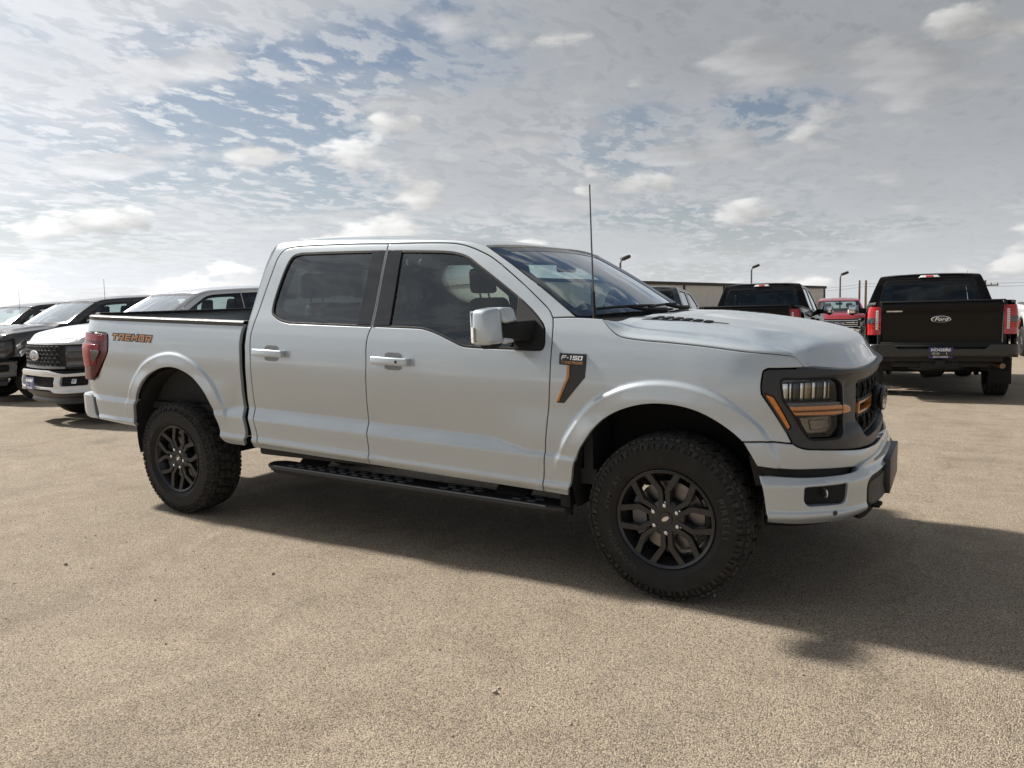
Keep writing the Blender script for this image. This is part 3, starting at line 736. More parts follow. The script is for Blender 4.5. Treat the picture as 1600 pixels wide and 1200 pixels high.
def wheel(root, loc, left, spin, lod=0, alloy=None):
    M = WHEEL
    w = bpy.data.objects.new('wheel', M['barrel']); col.objects.link(w); w.parent = root
    w.location = loc; w.rotation_euler = (0, 0, math.pi if left else 0)
    def sub(nm, me, a=0.0):
        o = bpy.data.objects.new(nm, me); col.objects.link(o); o.parent = w; o.rotation_euler = (0, a, 0); return o
    sub('tyre', M['tyre'], spin)
    for k in range(6):
        sub('spoke', M['spoke'], -(spin + rad(90 + 60*k)))
        if lod < 2: sub('lug_nut', M['nut'], 0).location = (.0675 * math.cos(spin + rad(90 + 60*k)), 0, .0675 * math.sin(spin + rad(90 + 60*k)))
    sub('hub', M['hub'])
    if lod < 2: sub('brake_disc', M['disc']); sub('centre_cap', M['cap'])
    if lod == 0:
        sub('brake_caliper', M['caliper'])
        o = sub('oval_badge', M['oval'], -.55)
        ca, sa = math.cos(.55), math.sin(.55)
        text_part('badge_lettering', 'Ford', .017, lambda c: np.stack([c[:, 0]*ca - c[:, 1]*sa, np.full(len(c), -.1140), c[:, 0]*sa + c[:, 1]*ca], 1), chrome, w, shear=.3)
        for body, r0, a0, sz, sp_ in (('SCORPION', .292, rad(219), .034, 1.30), ('XTM', .292, rad(167), .034, 1.30), ('AT', .292, rad(144), .034, 1.30), ('PIRELLI', .300, rad(8), .045, 1.25)):
            text_part('tyre_lettering', body, sz, ring_map(r0, .1418, a0), letter_rub, w, extrude=.0008, bold=.0006, xs=1.12, spacing=sp_)
    return w


# ------------------------------------------------------------------ pickup builder
def vec(a): return Vector(a)
def body_shell(R, pm, lod, key):
    """panels shared by every pickup of this shape; key lets copies reuse the cut sheets"""
    res = (.022, .05, .075)[lod]; K = lambda n: (key + n) if key else None; D = {}
    fd = chain(FD_TOP, FD_FR, [FD_FR[-1], BP_LO[-1]], BP_LO[::-1], BP_UP[::-1])
    rd = chain(RD_TOP, RD_RE, [RD_RE[-1], BP_LO[-1]], BP_LO[::-1], BP_UP[::-1])
    fw = chain(*FW); rw = chain(*RW)
    fwc = fw if area(fw) > 0 else fw[::-1]; rwc = rw if area(rw) > 0 else rw[::-1]
    fwi = inset(dens(fwc, .03), .013); rwi = inset(dens(rwc, .03), .013)
    cs = chain([FD_TOP[-1], PIL[0]], PIL, ROOFL, CAB_RE, [CAB_RE[-1], RD_RE[-1]], RD_RE[::-1], RD_TOP[::-1], FD_TOP)
    fe = chain(FENTOP, SEAM, [SEAM[-1], (.486, 1.236)], [(.486, 1.236), (.465, 1.224), (.457, 1.195), (.452, 1.155), (.455, 1.121)], AMB_O, [AMB_O[1], (.599, .896)], [(.599, .896), (.477, .908), (.374, .904)], FA[::-1][2:], [FA[0], FD_FR[-1]], FD_FR[::-1])
    be = chain([(-4.80, 1.340), (-2.913, 1.345)], BEDF, [BEDF[-1], (-3.15, .514), (-3.176, .537)], RA[::-1], [RA[0], (-4.60, .55)], [(-4.60, .55), (-4.64, .72)], [(-4.64, .72), (-4.78, .72)], [(-4.78, .72), (-4.76, .858)], [(-4.76, .858), TAILB[0]], TAILB, [TAILB[-1], (-4.80, 1.340)])
    for mi in (False, True):
        lo = lod + (1 if (mi and lod == 0) else 0); rs = (.022, .05, .075)[min(lo, 2)]; sd = 'L' if mi else 'R'
        f = panel('fender', Wr(), fe, pm, R, res=rs, mirror=mi, key=K('fe'), feat=FEAT0 if lo == 0 else FEAT1); D['fender' + sd] = f
        d1 = panel('front_door', Wr(), fd, pm, R, [fw], res=rs, mirror=mi, key=K('fd'), feat=FEAT0 if lo == 0 else FEAT1); D['fdoor' + sd] = d1
        d2 = panel('rear_door', Wr(), rd, pm, R, [rw], res=rs, mirror=mi, key=K('rd'), feat=FEAT0 if lo == 0 else FEAT1); D['rdoor' + sd] = d2
        for d, w_, wi, gm, ap, nm in ((d1, fwc, fwi, side_glass, [(-1.803, 1.811), (-1.698, 1.809), (-1.686, 1.367), (-1.803, 1.366)], 'f'), (d2, rwc, rwi, priv_glass, [(-1.926, 1.811), (-1.824, 1.812), (-1.826, 1.367), (-1.938, 1.367)], 'r')):
            panel('window_glass', Wr(-.014), w_, gm, d, res=.05, th=0, bev=0, gap=.002, mirror=mi, key=K('wg' + nm))
            panel('window_seal', Wr(-.003), w_, black, d, [wi], res=.04, th=.008, bev=.003, gap=.001, mirror=mi, key=K('ws' + nm))
            panel('pillar_trim', Wr(-.0015), ap, gloss_black, d, res=.06, th=.01, bev=.002, gap=.0, mirror=mi, key=K('pt' + nm))
            panel('door_lining', Wr(-.05), w_, dashm, d, [inset(dens(w_, .05), .05)], res=.08, th=.0, bev=.0, gap=-.05, mirror=mi, key=K('dl' + nm), flipn=True)
        panel('mirror_sail', Wr(.003), SAIL, black, d1, res=.05, th=.015, bev=.003, gap=.002, mirror=mi, key=K('sa'))
        panel('cab_side', Wr(), cs, pm, R, res=rs, th=.035, mirror=mi, key=K('cs'))
        D['bed' + sd] = panel('bed_side', Wr(), be, pm, R, res=rs, mirror=mi, key=K('be'), feat=FEAT0 if lo == 0 else FEAT1)
        # dark returned inner lips of the wheel openings and liners
        sg = 1 if mi else -1
        for cx, zc, r, nm in ((-.02, .60, .475, 'front'), (-3.66, .58, .50, 'rear')):
            lb = MB(); rows = []; AR = (rad(-12), rad(200)) if nm == 'front' else (rad(2), rad(196))
            for y in (.965, .93, .60):
                rows.append([(cx + r * math.cos(a) * (1.0 if y < .95 else 1.02), sg * y, zc - .02 + r * 1.02 * math.sin(a)) for a in np.linspace(*AR, 28)])
            lb.grid(rows); rows = []
            for q in (1.0, .05): rows.append([(cx + q * r * math.cos(a), sg * .60, zc - .02 + q * r * 1.02 * math.sin(a)) for a in np.linspace(*AR, 28)])
            lb.grid(rows); lb.build('wheel_liner', liner, R)
    # doors' inside, floor and closing panels
    b = MB()
    for sg in (-1, 1):
        b.box((-2.80, sg*.90 - .03, .55), (-.66, sg*.90 + .03, 1.30), .01)
    b.box((-2.80, -.88, .52), (-.40, .88, .60), 0); b.box((-.47, -.88, .60), (-.42, .88, 1.25), 0)
    b.build('cabin_tub', dashm, R)
    # rocker closing under the doors
    for sg in (-1, 1):
        MB().box((-2.86, sg*.90 - .045, .50), (-.58, sg*.90 + .045, .60), .02).build('sill', undm, R)
    # roof
    rl = _rl3[:, :2]; fr = [(-1.055 - .058*u*u, .74*u) for u in np.linspace(-1, 1, 15)]
    ro = np.vstack([rl[::-1], [(-1.113, -.745)], np.array(fr)[1:-1], [(-1.113, .745)], (rl * [1, -1]), [(-2.815, .5), (-2.825, 0), (-2.815, -.5)]])
    panel('roof', roof_f, ro, pm, R, res=res * 1.4, th=.03, gap=.0015, key=K('ro'))
    panel('headliner', lambda q: roof_f(q, -.05), inset(dens(ro[::-1] if area(ro) < 0 else ro, .1), .03), dashm, R, res=.12, th=0, bev=0, key=K('hl'), flipn=True)
    # windshield
    wq = rounded([(-.985, .012), (.985, .012), (.985, .985), (-.985, .985)], .06)
    wi = rounded([(-.925, .075), (.925, .075), (.915, .925), (-.915, .925)], .10)
    ws = panel('windshield', lambda q: ws_f(q, -.006), wq, ws_glass, R, res=.10, th=0, bev=0, gap=0, key=K('wi'))
    panel('windshield_border', lambda q: ws_f(q, -.004), wq, gloss_black, ws, [wi], res=.08, th=.004, bev=.0, gap=0, key=K('wb'))
    D['windshield'] = ws
    # cowl
    hr = lambda y: -.335 + .115 * (1 - (y/.90)**2)
    rows = []
    for t in (0, .25, .6, 1):
        row = []
        for y in np.linspace(-.90, .90, 25):
            hp = hood_f([[hr(y) + .02, y]])[0]; wp = ws_f([[y / .87 * .99, .01]])[0]
            p = hp * (1 - t) + wp * t; row.append((p[0], y, p[2] - .012 - .03 * math.sin(math.pi * t)))
        rows.append(row)
    MB().grid(rows).build('cowl_panel', black, R)
    # hood
    sm = _seam3[:, :2]; le = _le3[:, :2]
    ho = np.vstack([sm, le[2:], (le * [1, -1])[::-1][1:-2], (sm * [1, -1])[::-1], [(hr(y), y) for y in np.linspace(.87, -.87, 15)]])
    D['hood'] = panel('hood', hood_f, ho, pm, R, res=(.016, .045, .07)[lod], th=.03, gap=.003, key=K('ho'))
    # cab back wall with window
    yb = lambda z: 1.0 + float(UP(z)) - .012
    bk = [(-yb(z), z) for z in (.52, .8, 1.0, 1.2, 1.33, 1.45, 1.6, 1.75, 1.82, 1.86)] + [(-.62, 1.888), (0, 1.895), (.62, 1.888)] + [(yb(z), z) for z in (1.86, 1.82, 1.75, 1.6, 1.45, 1.33, 1.2, 1.0, .8, .52)]
    bw = rounded([(-.76, 1.375), (.76, 1.375), (.665, 1.80), (-.665, 1.80)], .07)
    cb = panel('cab_back', back_f, bk, pm, R, [bw], res=.06, th=.03, gap=0, key=K('cb'))
    bwc = bw if area(bw) > 0 else bw[::-1]
    panel('rear_window', lambda q: back_f(q, -.006), bwc, priv_glass if lod == 0 else glass('back_window_glass', (.50, .58, .57), 1.0), cb, res=.1, th=0, bev=0, gap=0, key=K('rw'))
    panel('rear_window_seal', lambda q: back_f(q, .002), inset(dens(bwc, .05), -.008), black, cb, [inset(dens(bwc, .05), .018)], res=.06, th=.008, bev=.002, gap=0, key=K('rws'))
    # high brake light
    hb = MB().hexa([back_f([[-y_, z_]], l_)[0] for l_, y_, z_ in ((.0, -.17, 1.838), (.0, .17, 1.838), (.0, .13, 1.888), (.0, -.13, 1.888), (.035, -.15, 1.845), (.035, .15, 1.845), (.035, .12, 1.878), (.035, -.12, 1.878))], .006).build('high_brake_light', white_lens, cb)
    MB().hexa([back_f([[-y_, z_]], l_)[0] for l_, y_, z_ in ((.02, -.062, 1.846), (.02, .062, 1.846), (.02, .055, 1.878), (.02, -.055, 1.878), (.038, -.06, 1.848), (.038, .06, 1.848), (.038, .053, 1.876), (.038, -.053, 1.876))], .003).build('brake_lamp', bright_red, cb)
    # bed: rails, inner walls, floor
    for sg in (-1, 1):
        rp = []
        for x in np.linspace(-4.80, -2.915, 24):
            y0 = float(np.interp(x, _p[:len(_p)//2, 0], _p[:len(_p)//2, 1])); zb_ = 1.341 - RK * (x + 1.8); e = -(y0 + .046)
            rp.append([(x, sg * (e + .004), zb_ - .012), (x, sg * (e + .006), zb_ + .012), (x, sg * (e - .006), zb_ + .022), (x, sg * (e - .075), zb_ + .022), (x, sg * (e - .085), zb_ + .01), (x, sg * (e - .085), zb_ - .05)])
        MB().grid(rp).build('bed_rail', mat('bed_rail_plastic', (.075, .070, .065), .55), R)
    b = MB(); zf = .80
    for sg in (-1, 1): b.box((-4.80, sg*.80 - .02, zf), (-2.93, sg*.80 + .02, 1.40), .01)
    b.box((-4.80, -.85, zf - .05), (-2.93, .85, zf), 0)
    b.hexa([(-2.96, -.86, zf), (-2.93, -.86, zf), (-2.93, .86, zf), (-2.96, .86, zf), (-2.96, -.86, 1.385), (-2.93, -.86, 1.385), (-2.93, .86, 1.385), (-2.96, .86, 1.385)], .006)
    b.build('bed_tub', mat('bed_liner', (.028, .028, .028), .8, bump=.4, bscale=120), R)
    MB().box((-2.955, -.89, .62), (-2.925, .89, 1.30), .004).build('bed_front_wall', undm, R)
    return D

def underbody(R, lod, pipe=True):
    for sg in (-1, 1):
        b = MB(); b.tube([(.55, sg*.42, .58), (.2, sg*.42, .60), (-.6, sg*.44, .50), (-2.7, sg*.46, .50), (-3.3, sg*.50, .66), (-3.9, sg*.50, .68), (-4.7, sg*.50, .62)], .06, 6); b.build('frame_rail', undm, R)
    b = MB(); b.tube([(-3.694, -.70, .41), (-3.694, -.18, .41), (-3.694, -.12, .41), (-3.694, .12, .41), (-3.694, .18, .41), (-3.694, .70, .41)], [.05, .055, .13, .15, .055, .05], 12); b.build('rear_axle', undm, R)
    b = MB(); b.tube([(0, -.70, .42), (0, -.15, .44), (0, .15, .44), (0, .70, .42)], [.035, .09, .09, .035], 10); b.box((-.35, -.45, .42), (.50, .45, .60), .04); b.build('front_suspension', undm, R)
    MB().box((-2.6, -.35, .44), (-1.2, .40, .72), .06).build('transmission_housing', undm, R)
    MB().box((-2.75, .48, .46), (-1.3, .80, .72), .05).build('fuel_tank', undm, R)
    if pipe: b = MB(); b.tube([(-1.3, -.3, .48), (-2.4, -.32, .47), (-3.1, -.38, .55), (-3.9, -.62, .60), (-4.35, -.74, .545), (-4.72, -.80, .53)], .038, 10); b.build('exhaust_pipe', rusty, R)
    for sg in (-1, 1):
        MB().tube([(-3.62, sg*.62, .32), (-3.80, sg*.60, .75)], .035, 10).build('shock_absorber', undm, R)

def rear_under(R):
    b = MB(); b.lathe([(.10, .09), (.20, .10), (.36, .10), (.385, .07), (.385, -.07), (.36, -.10), (.10, -.09)], 32, Matrix.Translation((-4.32, 0, .55)) @ Matrix.Rotation(math.pi/2, 4, 'X')); b.build('spare_wheel', rubber, R)
    b = MB(); b.tube([(-4.78, -.62, .56), (-4.78, .62, .56)], .045, 8); b.box((-4.84, -.25, .49), (-4.72, .25, .60), .02); b.build('hitch_bar', undm, R)
    for sg in (-1, 1):
        MB().box((-4.12, sg*.86 - .15, .22), (-4.09, sg*.86 + .15, .62), .008).build('mud_flap', undm, R)
        b = MB(); b.tube([(-3.0, sg*.60, .58), (-3.69, sg*.60, .36), (-4.35, sg*.60, .60)], .035, 6); b.build('leaf_spring', undm, R)

def seats(R):
    def one(x, y, w, nm):
        o = empty(nm) if 0 else None
        b = MB()
        b.hexa([(x - .26, y - w, .86), (x + .28, y - w, .84), (x + .28, y + w, .84), (x - .26, y + w, .86), (x - .24, y - w*.96, .98), (x + .28, y - w*.96, 1.01), (x + .28, y + w*.96, 1.01), (x - .24, y + w*.96, .98)], .04, 3)
        b.hexa([(x - .32, y - w, .93), (x - .16, y - w, .93), (x - .16, y + w, .93), (x - .32, y + w, .93), (x - .47, y - w*.80, 1.50), (x - .36, y - w*.80, 1.52), (x - .36, y + w*.80, 1.52), (x - .47, y + w*.80, 1.50)], .045, 3)
        s_ = b.build(nm, seatm, R, 50)
        for yy in ([y] if w < .4 else [y - .42, y + .42]):
            hb = MB(); hb.hexa([(x - .50, yy - .13, 1.545), (x - .39, yy - .13, 1.545), (x - .39, yy + .13, 1.545), (x - .50, yy + .13, 1.545), (x - .52, yy - .11, 1.73), (x - .42, yy - .11, 1.73), (x - .42, yy + .11, 1.73), (x - .52, yy + .11, 1.73)], .035, 3)
            for q in (-.06, .06): hb.tube([(x - .43, yy + q, 1.48), (x - .45, yy + q, 1.56)], .007, 6)
            hb.build('headrest', seatm, s_, 50)
    one(-1.42, -.40, .27, 'front_seat'); one(-1.42, .40, .27, 'front_seat'); one(-2.32, 0, .68, 'rear_seat')
    b = MB(); rows = []
    for y in np.linspace(-.84, .84, 15):
        k = .03 * (abs(y) < .3)
        rows.append([(-.42 - .1*(y/.84)**2, y, 1.34), (-.70, y, 1.375 + k*.3), (-.86, y, 1.36 + k), (-.93, y, 1.30 + k), (-.90, y, 1.12), (-.78, y, .85), (-.55, y, .70)])
    b.grid(rows); b.build('dashboard', dashm, R)
    MB().box((-1.06, -.13, 1.22), (-1.03, .17, 1.40), .01).build('centre_screen', gloss_black, R)
    w = MB(); c = Vector((-1.12, .40, 1.27)); ax = Vector((.90, 0, -.44)).normalized(); e1 = Vector((0, 1, 0)); e2 = ax.cross(e1)
    w.tube([c + (e1 * math.cos(a) + e2 * math.sin(a)) * .185 for a in np.linspace(0, 2*math.pi, 33)], .016, 8, cap=False)
    for a in (0, math.pi, -math.pi/2): w.tube([c + ax * .01, c + (e1 * math.cos(a) + e2 * math.sin(a)) * .18], .016, 6)
    w.tube([c, c + ax * .20], .03, 8); w.build('steering_wheel', dashm, R)
    MB().box((-.995, -.13, 1.655), (-.965, .13, 1.735), .02, 3).build('rearview_mirror', gloss_black, R)

def mirror_part(R, sg, pm, lod):
    """door mirror: painted shell in a C round the dark arm"""
    y = lambda v: sg * (v if v < 1.0 else 1.0 + (v - 1.0) * .84)
    sh = MB()
    # shell: outer block plus upper and lower arms towards the door, made as one stepped solid
    sh.hexa([(-1.000, y(1.295), 1.312), (-.885, y(1.305), 1.315), (-.865, y(1.150), 1.315), (-1.000, y(1.150), 1.312), (-.995, y(1.290), 1.492), (-.905, y(1.295), 1.490), (-.880, y(1.150), 1.502), (-.995, y(1.150), 1.502)], .026, 4)
    sh.hexa([(-.998, y(1.16), 1.418), (-.855, y(1.16), 1.418), (-.835, y(1.045), 1.424), (-.998, y(1.045), 1.424), (-.994, y(1.16), 1.502), (-.878, y(1.16), 1.502), (-.858, y(1.048), 1.498), (-.994, y(1.048), 1.498)], .018, 3)
    sh.hexa([(-.998, y(1.16), 1.314), (-.862, y(1.16), 1.315), (-.838, y(1.085), 1.320), (-.998, y(1.085), 1.320), (-.998, y(1.16), 1.346), (-.862, y(1.16), 1.348), (-.846, y(1.09), 1.342), (-.998, y(1.09), 1.342)], .010, 2)
    s_ = sh.build('door_mirror', pm, R, 42); s_.location = (.085, 0, -.045)
    MB().hexa([(-.985, y(1.16), 1.340), (-.868, y(1.16), 1.340), (-.79, y(.955), 1.320), (-.93, y(.955), 1.320), (-.985, y(1.16), 1.425), (-.875, y(1.16), 1.425), (-.79, y(.92), 1.43), (-.93, y(.92), 1.43)], .012).build('mirror_arm', black, s_)
    MB().box((-1.006, min(y(1.07), y(1.28)), 1.332), (-.996, max(y(1.07), y(1.28)), 1.486), .004).build('mirror_glass', chrome, s_)
    if lod < 2:
        MB().hexa([(-1.003, y(1.28), 1.325), (-.975, y(1.309), 1.325), (-.968, y(1.306), 1.325), (-1.0, y(1.27), 1.325), (-1.003, y(1.28), 1.405), (-.978, y(1.307), 1.405), (-.970, y(1.304), 1.405), (-1.0, y(1.27), 1.405)], .002).build('signal_lens', white_lens, s_)
        MB().hexa([(-.96, y(1.24), 1.292), (-.90, y(1.24), 1.292), (-.90, y(1.17), 1.292), (-.96, y(1.17), 1.292), (-.97, y(1.26), 1.318), (-.89, y(1.26), 1.318), (-.88, y(1.15), 1.318), (-.97, y(1.15), 1.318)], .006).build('mirror_camera', black, s_)
    return s_

def handle_part(door, s0, s1, sg, pm, lock):
    """pull handle standing off a flat patch coloured as the shade of a recess"""
    mi = sg > 0
    P = lambda s, z, e: (lambda v: (v.x, -v.y if mi else v.y, v.z))(wpt(s, z, e))
    z0, z1 = 1.142, 1.188; w = MB(); sm = (s0 + s1) / 2
    cup = [(sm - .055, 1.118), (sm - .03, 1.110), (sm + .05, 1.110), (sm + .075, 1.122), (sm + .075, 1.205), (sm + .05, 1.216), (sm - .03, 1.216), (sm - .055, 1.205)]
    panel('handle_cup_shade', Wr(.001), cup, mat('handle_shadow_cup', (.20, .21, .21), .4, coat=.6), door, res=.03, th=.0, bev=.003, gap=0, mirror=mi)  # flat grey patch on the door skin, recess shade put into its colour
    w.hexa([P(s0, z0, .020), P(s1, z0, .022), P(s1, z0, .046), P(s0, z0, .038), P(s0, z1, .020), P(s1, z1, .022), P(s1, z1, .046), P(s0, z1, .038)], .009, 3)
    w.hexa([P(s0 + .01, z0 + .006, -.005), P(s0 + .05, z0 + .006, -.005), P(s0 + .05, z0 + .006, .03), P(s0 + .01, z0 + .006, .03), P(s0 + .01, z1 - .006, -.005), P(s0 + .05, z1 - .006, -.005), P(s0 + .05, z1 - .006, .03), P(s0 + .01, z1 - .006, .03)], .004)
    w.hexa([P(s1 - .055, z0 + .003, -.005), P(s1 - .004, z0 + .003, -.005), P(s1 - .004, z0 + .003, .03), P(s1 - .055, z0 + .003, .03), P(s1 - .055, z1 - .003, -.005), P(s1 - .004, z1 - .003, -.005), P(s1 - .004, z1 - .003, .03), P(s1 - .055, z1 - .003, .03)], .004)
    w.build('handle', pm, door, 42)
    if lock:
        c = np.array(P(s1 - .075, .5*(z0 + z1), .0435)); b = MB(); b.lathe([(0, .0028), (.0085, .0028), (.0095, 0)], 14)
        for i, v in enumerate(b.v): b.v[i] = (c[0] + v[0], c[1] + v[1] * (-1 if mi else 1), c[2] + v[2])
        b.build('key_lock', gloss_black, door)

def tail_part(R, sg, style):
    mi = sg > 0
    if style == 0:
        o = chain(TAILB[:-1], [TAILB[-2], (-4.86, 1.232)], [(-4.86, 1.232), (-4.885, 1.12), (-4.885, .98), (-4.86, .86)], [(-4.86, .86), TAILB[0]])
        def e(s, z): return .004 + .018 * sstep(1.16, 1.13, z) * sstep(-4.52, -4.64, s) + .008 * sstep(-4.45, -4.55, s)
        t = panel('tail_light', Wr(e), o, red_dark, R, res=.02, th=.03, bev=.004, gap=.003, mirror=mi)
        panel('red_lens', Wr(lambda s, z: e(s, z) + .005), chain([(-4.60, 1.145), (-4.50, 1.14)], [(-4.50, 1.14), (-4.56, .99)], [(-4.56, .99), (-4.70, .96)], [(-4.70, .96), (-4.87, .97)], [(-4.87, .97), (-4.87, 1.145)], [(-4.87, 1.145), (-4.60, 1.145)]), red_lens, t, res=.03, th=.004, bev=.003, gap=.0, mirror=mi)
        panel('upper_lens', Wr(lambda s, z: e(s, z) + .003), [(-4.46, 1.168), (-4.46, 1.215), (-4.86, 1.22), (-4.87, 1.168)], red_lens, t, res=.03, th=.004, bev=.003, gap=0, mirror=mi)
        panel('reverse_lens', Wr(lambda s, z: e(s, z) + .009), [(-4.585, .99), (-4.505, 1.075), (-4.50, 1.10), (-4.60, 1.10)], smoke_lens, t, res=.03, th=.003, bev=.002, gap=0, mirror=mi)
    else:
        o = rounded([(-4.74, .88), (-4.955, .88), (-4.955, 1.30), (-4.72, 1.30)], .02)
        t = panel('tail_light', Wr(.010), o, bright_red, R, res=.03, th=.03, bev=.005, gap=0, mirror=mi)
        b = [(-4.905, .955), (-4.955, .955), (-4.955, 1.24), (-4.905, 1.24)]
        for k in range(9):
            z0 = .955 + k * .0325
            panel('led_block', Wr(.017), [(-4.885, z0), (-4.92, z0), (-4.92, z0 + .027), (-4.885, z0 + .027)], white_lens, t, res=.05, th=.006, bev=.003, gap=0, mirror=mi)
        panel('dark_lens', Wr(.016), [(-4.74, 1.05), (-4.87, 1.05), (-4.87, 1.135), (-4.74, 1.135)], smoke_lens, t, res=.05, th=.004, bev=.002, gap=0, mirror=mi)
    return t

def ford_oval(parent, f, w, h, face, m_rim, m_text, name='oval_emblem'):
    """oval badge; f(u, v, w) places a point, u right, v up, w out of the surface"""
    b = MB(); n = 40; rows = []
    for k, hh in ((1.0, 0), (1.0, .010), (.95, .014), (.90, .013)):
        rows.append([f(w/2 * k * math.cos(a), h/2 * (k if k == 1 else (k - .04)) * math.sin(a), hh) for a in np.linspace(0, 2*math.pi, n, endpoint=False)])
    b.grid(rows, closed=True); e = b.build(name, m_rim, parent, 30)
    c = MB(); rows = [[f(w/2 * k * math.cos(a), h/2 * (k - .03) * math.sin(a), hh) for a in np.linspace(0, 2*math.pi, n, endpoint=False)] for k, hh in ((.92, .0125), (.5, .014), (.001 + .03, .0145))]
    c.grid(rows, closed=True); c.build('emblem_face', face, e)
    text_part('emblem_lettering', 'Ford', h * .72, lambda co: np.array([f(a, b_, .0160) for a, b_, _ in co]), m_text, e, bold=.0008, shear=.35, xs=1.25)
    return e


def front_main(R, pm, lod):
    """nose of the main truck: dark frame round lamps and grille, orange accents"""
    lampo = rounded(LAMP, .018)
    amb = rounded([(.463, 1.128), (.509, 1.112), (.596, .970), (.574, .952)], .008)
    gr = rounded([(1.075, 1.150), (1.075, 1.010), (1.085, .905), (1.15, .872), (2*S1 - 1.15, .872), (2*S1 - 1.085, .905), (2*S1 - 1.075, 1.01), (2*S1 - 1.075, 1.150)], .02)
    top = [(.486, 1.234)] + FRT + mir(FRT) + [(2*S1 - .486, 1.234)]
    left = [(.486, 1.234), (.465, 1.222), (.458, 1.195), (.453, 1.155), (.456, 1.121)]
    fo = chain(left[::-1], [(.486, 1.234), FRT[0]], FRT + mir(FRT), [mir(FRT)[-1], (2*S1 - .486, 1.234)], mir(left[::-1]), mir(AMB_O)[::-1] if 0 else [(2*S1 - .456, 1.121), (2*S1 - .569, .955)], [(2*S1 - .569, .955), (2*S1 - .599, .896)], mir(VALT), VALT[::-1], [(.599, .896), (.569, .955)], [(.569, .955), (.456, 1.121)])
    def fe(s, z):
        return .006 + .016 * sstep(.60, .8, s) * sstep(.96, .90, z) + .018 * sstep(.6, .9, s) * sstep(1.175, 1.20, z) - .016 * sstep(.90, .94, s) * sstep(.93, .97, z) * sstep(1.17, 1.13, z)
    fr = panel('grille_frame', Wr(fe), fo, frame_grey, R, [lampo, mir([tuple(p) for p in lampo]), gr, amb, mir([tuple(p) for p in amb])], res=.016, th=.05, bev=.006, gap=.003)
    MB().box((.30, -.60, .80), (.72, .60, 1.16), 0).build('radiator_core', dark_gap, R)
    lc = lampo if area(lampo) > 0 else lampo[::-1]
    for mi in (False, True):
        panel('lamp_bezel', Wr(lambda s, z: fe(s, z) + .006), inset(dens(lc, .03), -.009), black, R, [lampo], res=.03, th=.02, bev=.006, gap=0, mirror=mi)
        hp = panel('headlight', Wr(-.075), inset(dens(lampo if area(lampo) > 0 else lampo[::-1], .05), -.01), gloss_black, R, res=.04, th=0, bev=0, gap=0, mirror=mi)
        lens = panel('lamp_lens', Wr(-.004), lampo, lens_glass, hp, res=.03, th=0, bev=0, gap=.002, mirror=mi)
        # upper chamber: upright lamp modules; lower chamber: grey reflector bowl
        for s0, s1, m_ in ((.565, .598, reflector), (.606, .618, chrome), (.626, .662, gloss_black), (.670, .690, chrome), (.697, .735, mat('lamp_bronze', (.34, .28, .20), .2, metal=.8)), (.742, .762, chrome), (.770, .812, gloss_black), (.818, .842, reflector), (.848, .868, mat('lamp_bronze', (.34, .28, .20), .2, metal=.8))):
            b = MB(); P = lambda s, z, e: (lambda v: (v.x, -v.y if mi else v.y, v.z))(wpt(s, z, e))
            b.hexa([P(s0, 1.083, -.07), P(s1, 1.083, -.07), P(s1, 1.083, -.035), P(s0, 1.083, -.035), P(s0, 1.165, -.07), P(s1, 1.165, -.07), P(s1, 1.165, -.028), P(s0, 1.165, -.028)], .004)
            b.build('lamp_module', m_, hp)
        panel('lower_reflector', Wr(-.03), rounded([(.665, 1.005), (.875, 1.005), (.882, .95), (.848, .924), (.715, .926)], .012), mat('lamp_grey_bowl', (.30, .28, .25), .18, metal=.75), hp, res=.03, th=.03, bev=.006, gap=0, mirror=mi)
        panel('lamp_ridge', Wr(-.022), rounded([(.72, .99), (.82, .99), (.835, .965), (.825, .945), (.735, .943)], .008), mat('lamp_grey_bowl', (.30, .28, .25), .18, metal=.75), hp, res=.03, th=.01, bev=.004, gap=0, mirror=mi)
        bar = rounded([(.560, 1.083), (.90, 1.070), (.945, 1.052), (.980, 1.040), (.984, 1.012), (.926, 1.008), (.84, 1.007), (.600, 1.020)], .008)
        db = panel('light_bar', Wr(.004), bar, mat('light_bar_housing', (.10, .10, .11), .3), hp, res=.02, th=.05, bev=.006, gap=0, mirror=mi)
        panel('amber_strip', Wr(.011), rounded([(.572, 1.066), (.91, 1.056), (.950, 1.046), (.968, 1.036), (.970, 1.018), (.93, 1.014), (.84, 1.0135), (.606, 1.026)], .006), amberdrl, db, res=.02, th=.006, bev=.004, gap=0, mirror=mi)
        panel('bar_groove', Wr(.0175), [(.59, 1.0465), (.88, 1.0385), (.91, 1.034), (.88, 1.0315), (.602, 1.0395)], mat('dark_amber', (.10, .035, .01), .3), db, res=.03, th=.002, bev=.001, gap=0, mirror=mi)
        mk = panel('side_marker', Wr(.002), rounded([(.468, 1.122), (.507, 1.108), (.590, .971), (.575, .957)], .006), amber, R, res=.02, th=.02, bev=.004, gap=0, mirror=mi)
        # orange bracket beside the emblem
        bo = rounded([(1.105, .985), (1.105, 1.047), (1.455, 1.047), (1.455, .985)], .014); bi = rounded([(1.125, .998), (1.125, 1.034), (1.46, 1.034), (1.46, .998)][:2] + [(1.445, 1.034), (1.445, .998)], .006)
        panel('grille_bracket', Wr(-.006), bo, orange, R, [bi], res=.02, th=.03, bev=.005, gap=0, mirror=mi)
    # grille struts
    b = MB(); xs = np.linspace(1.12, 2*S1 - 1.0, 8)
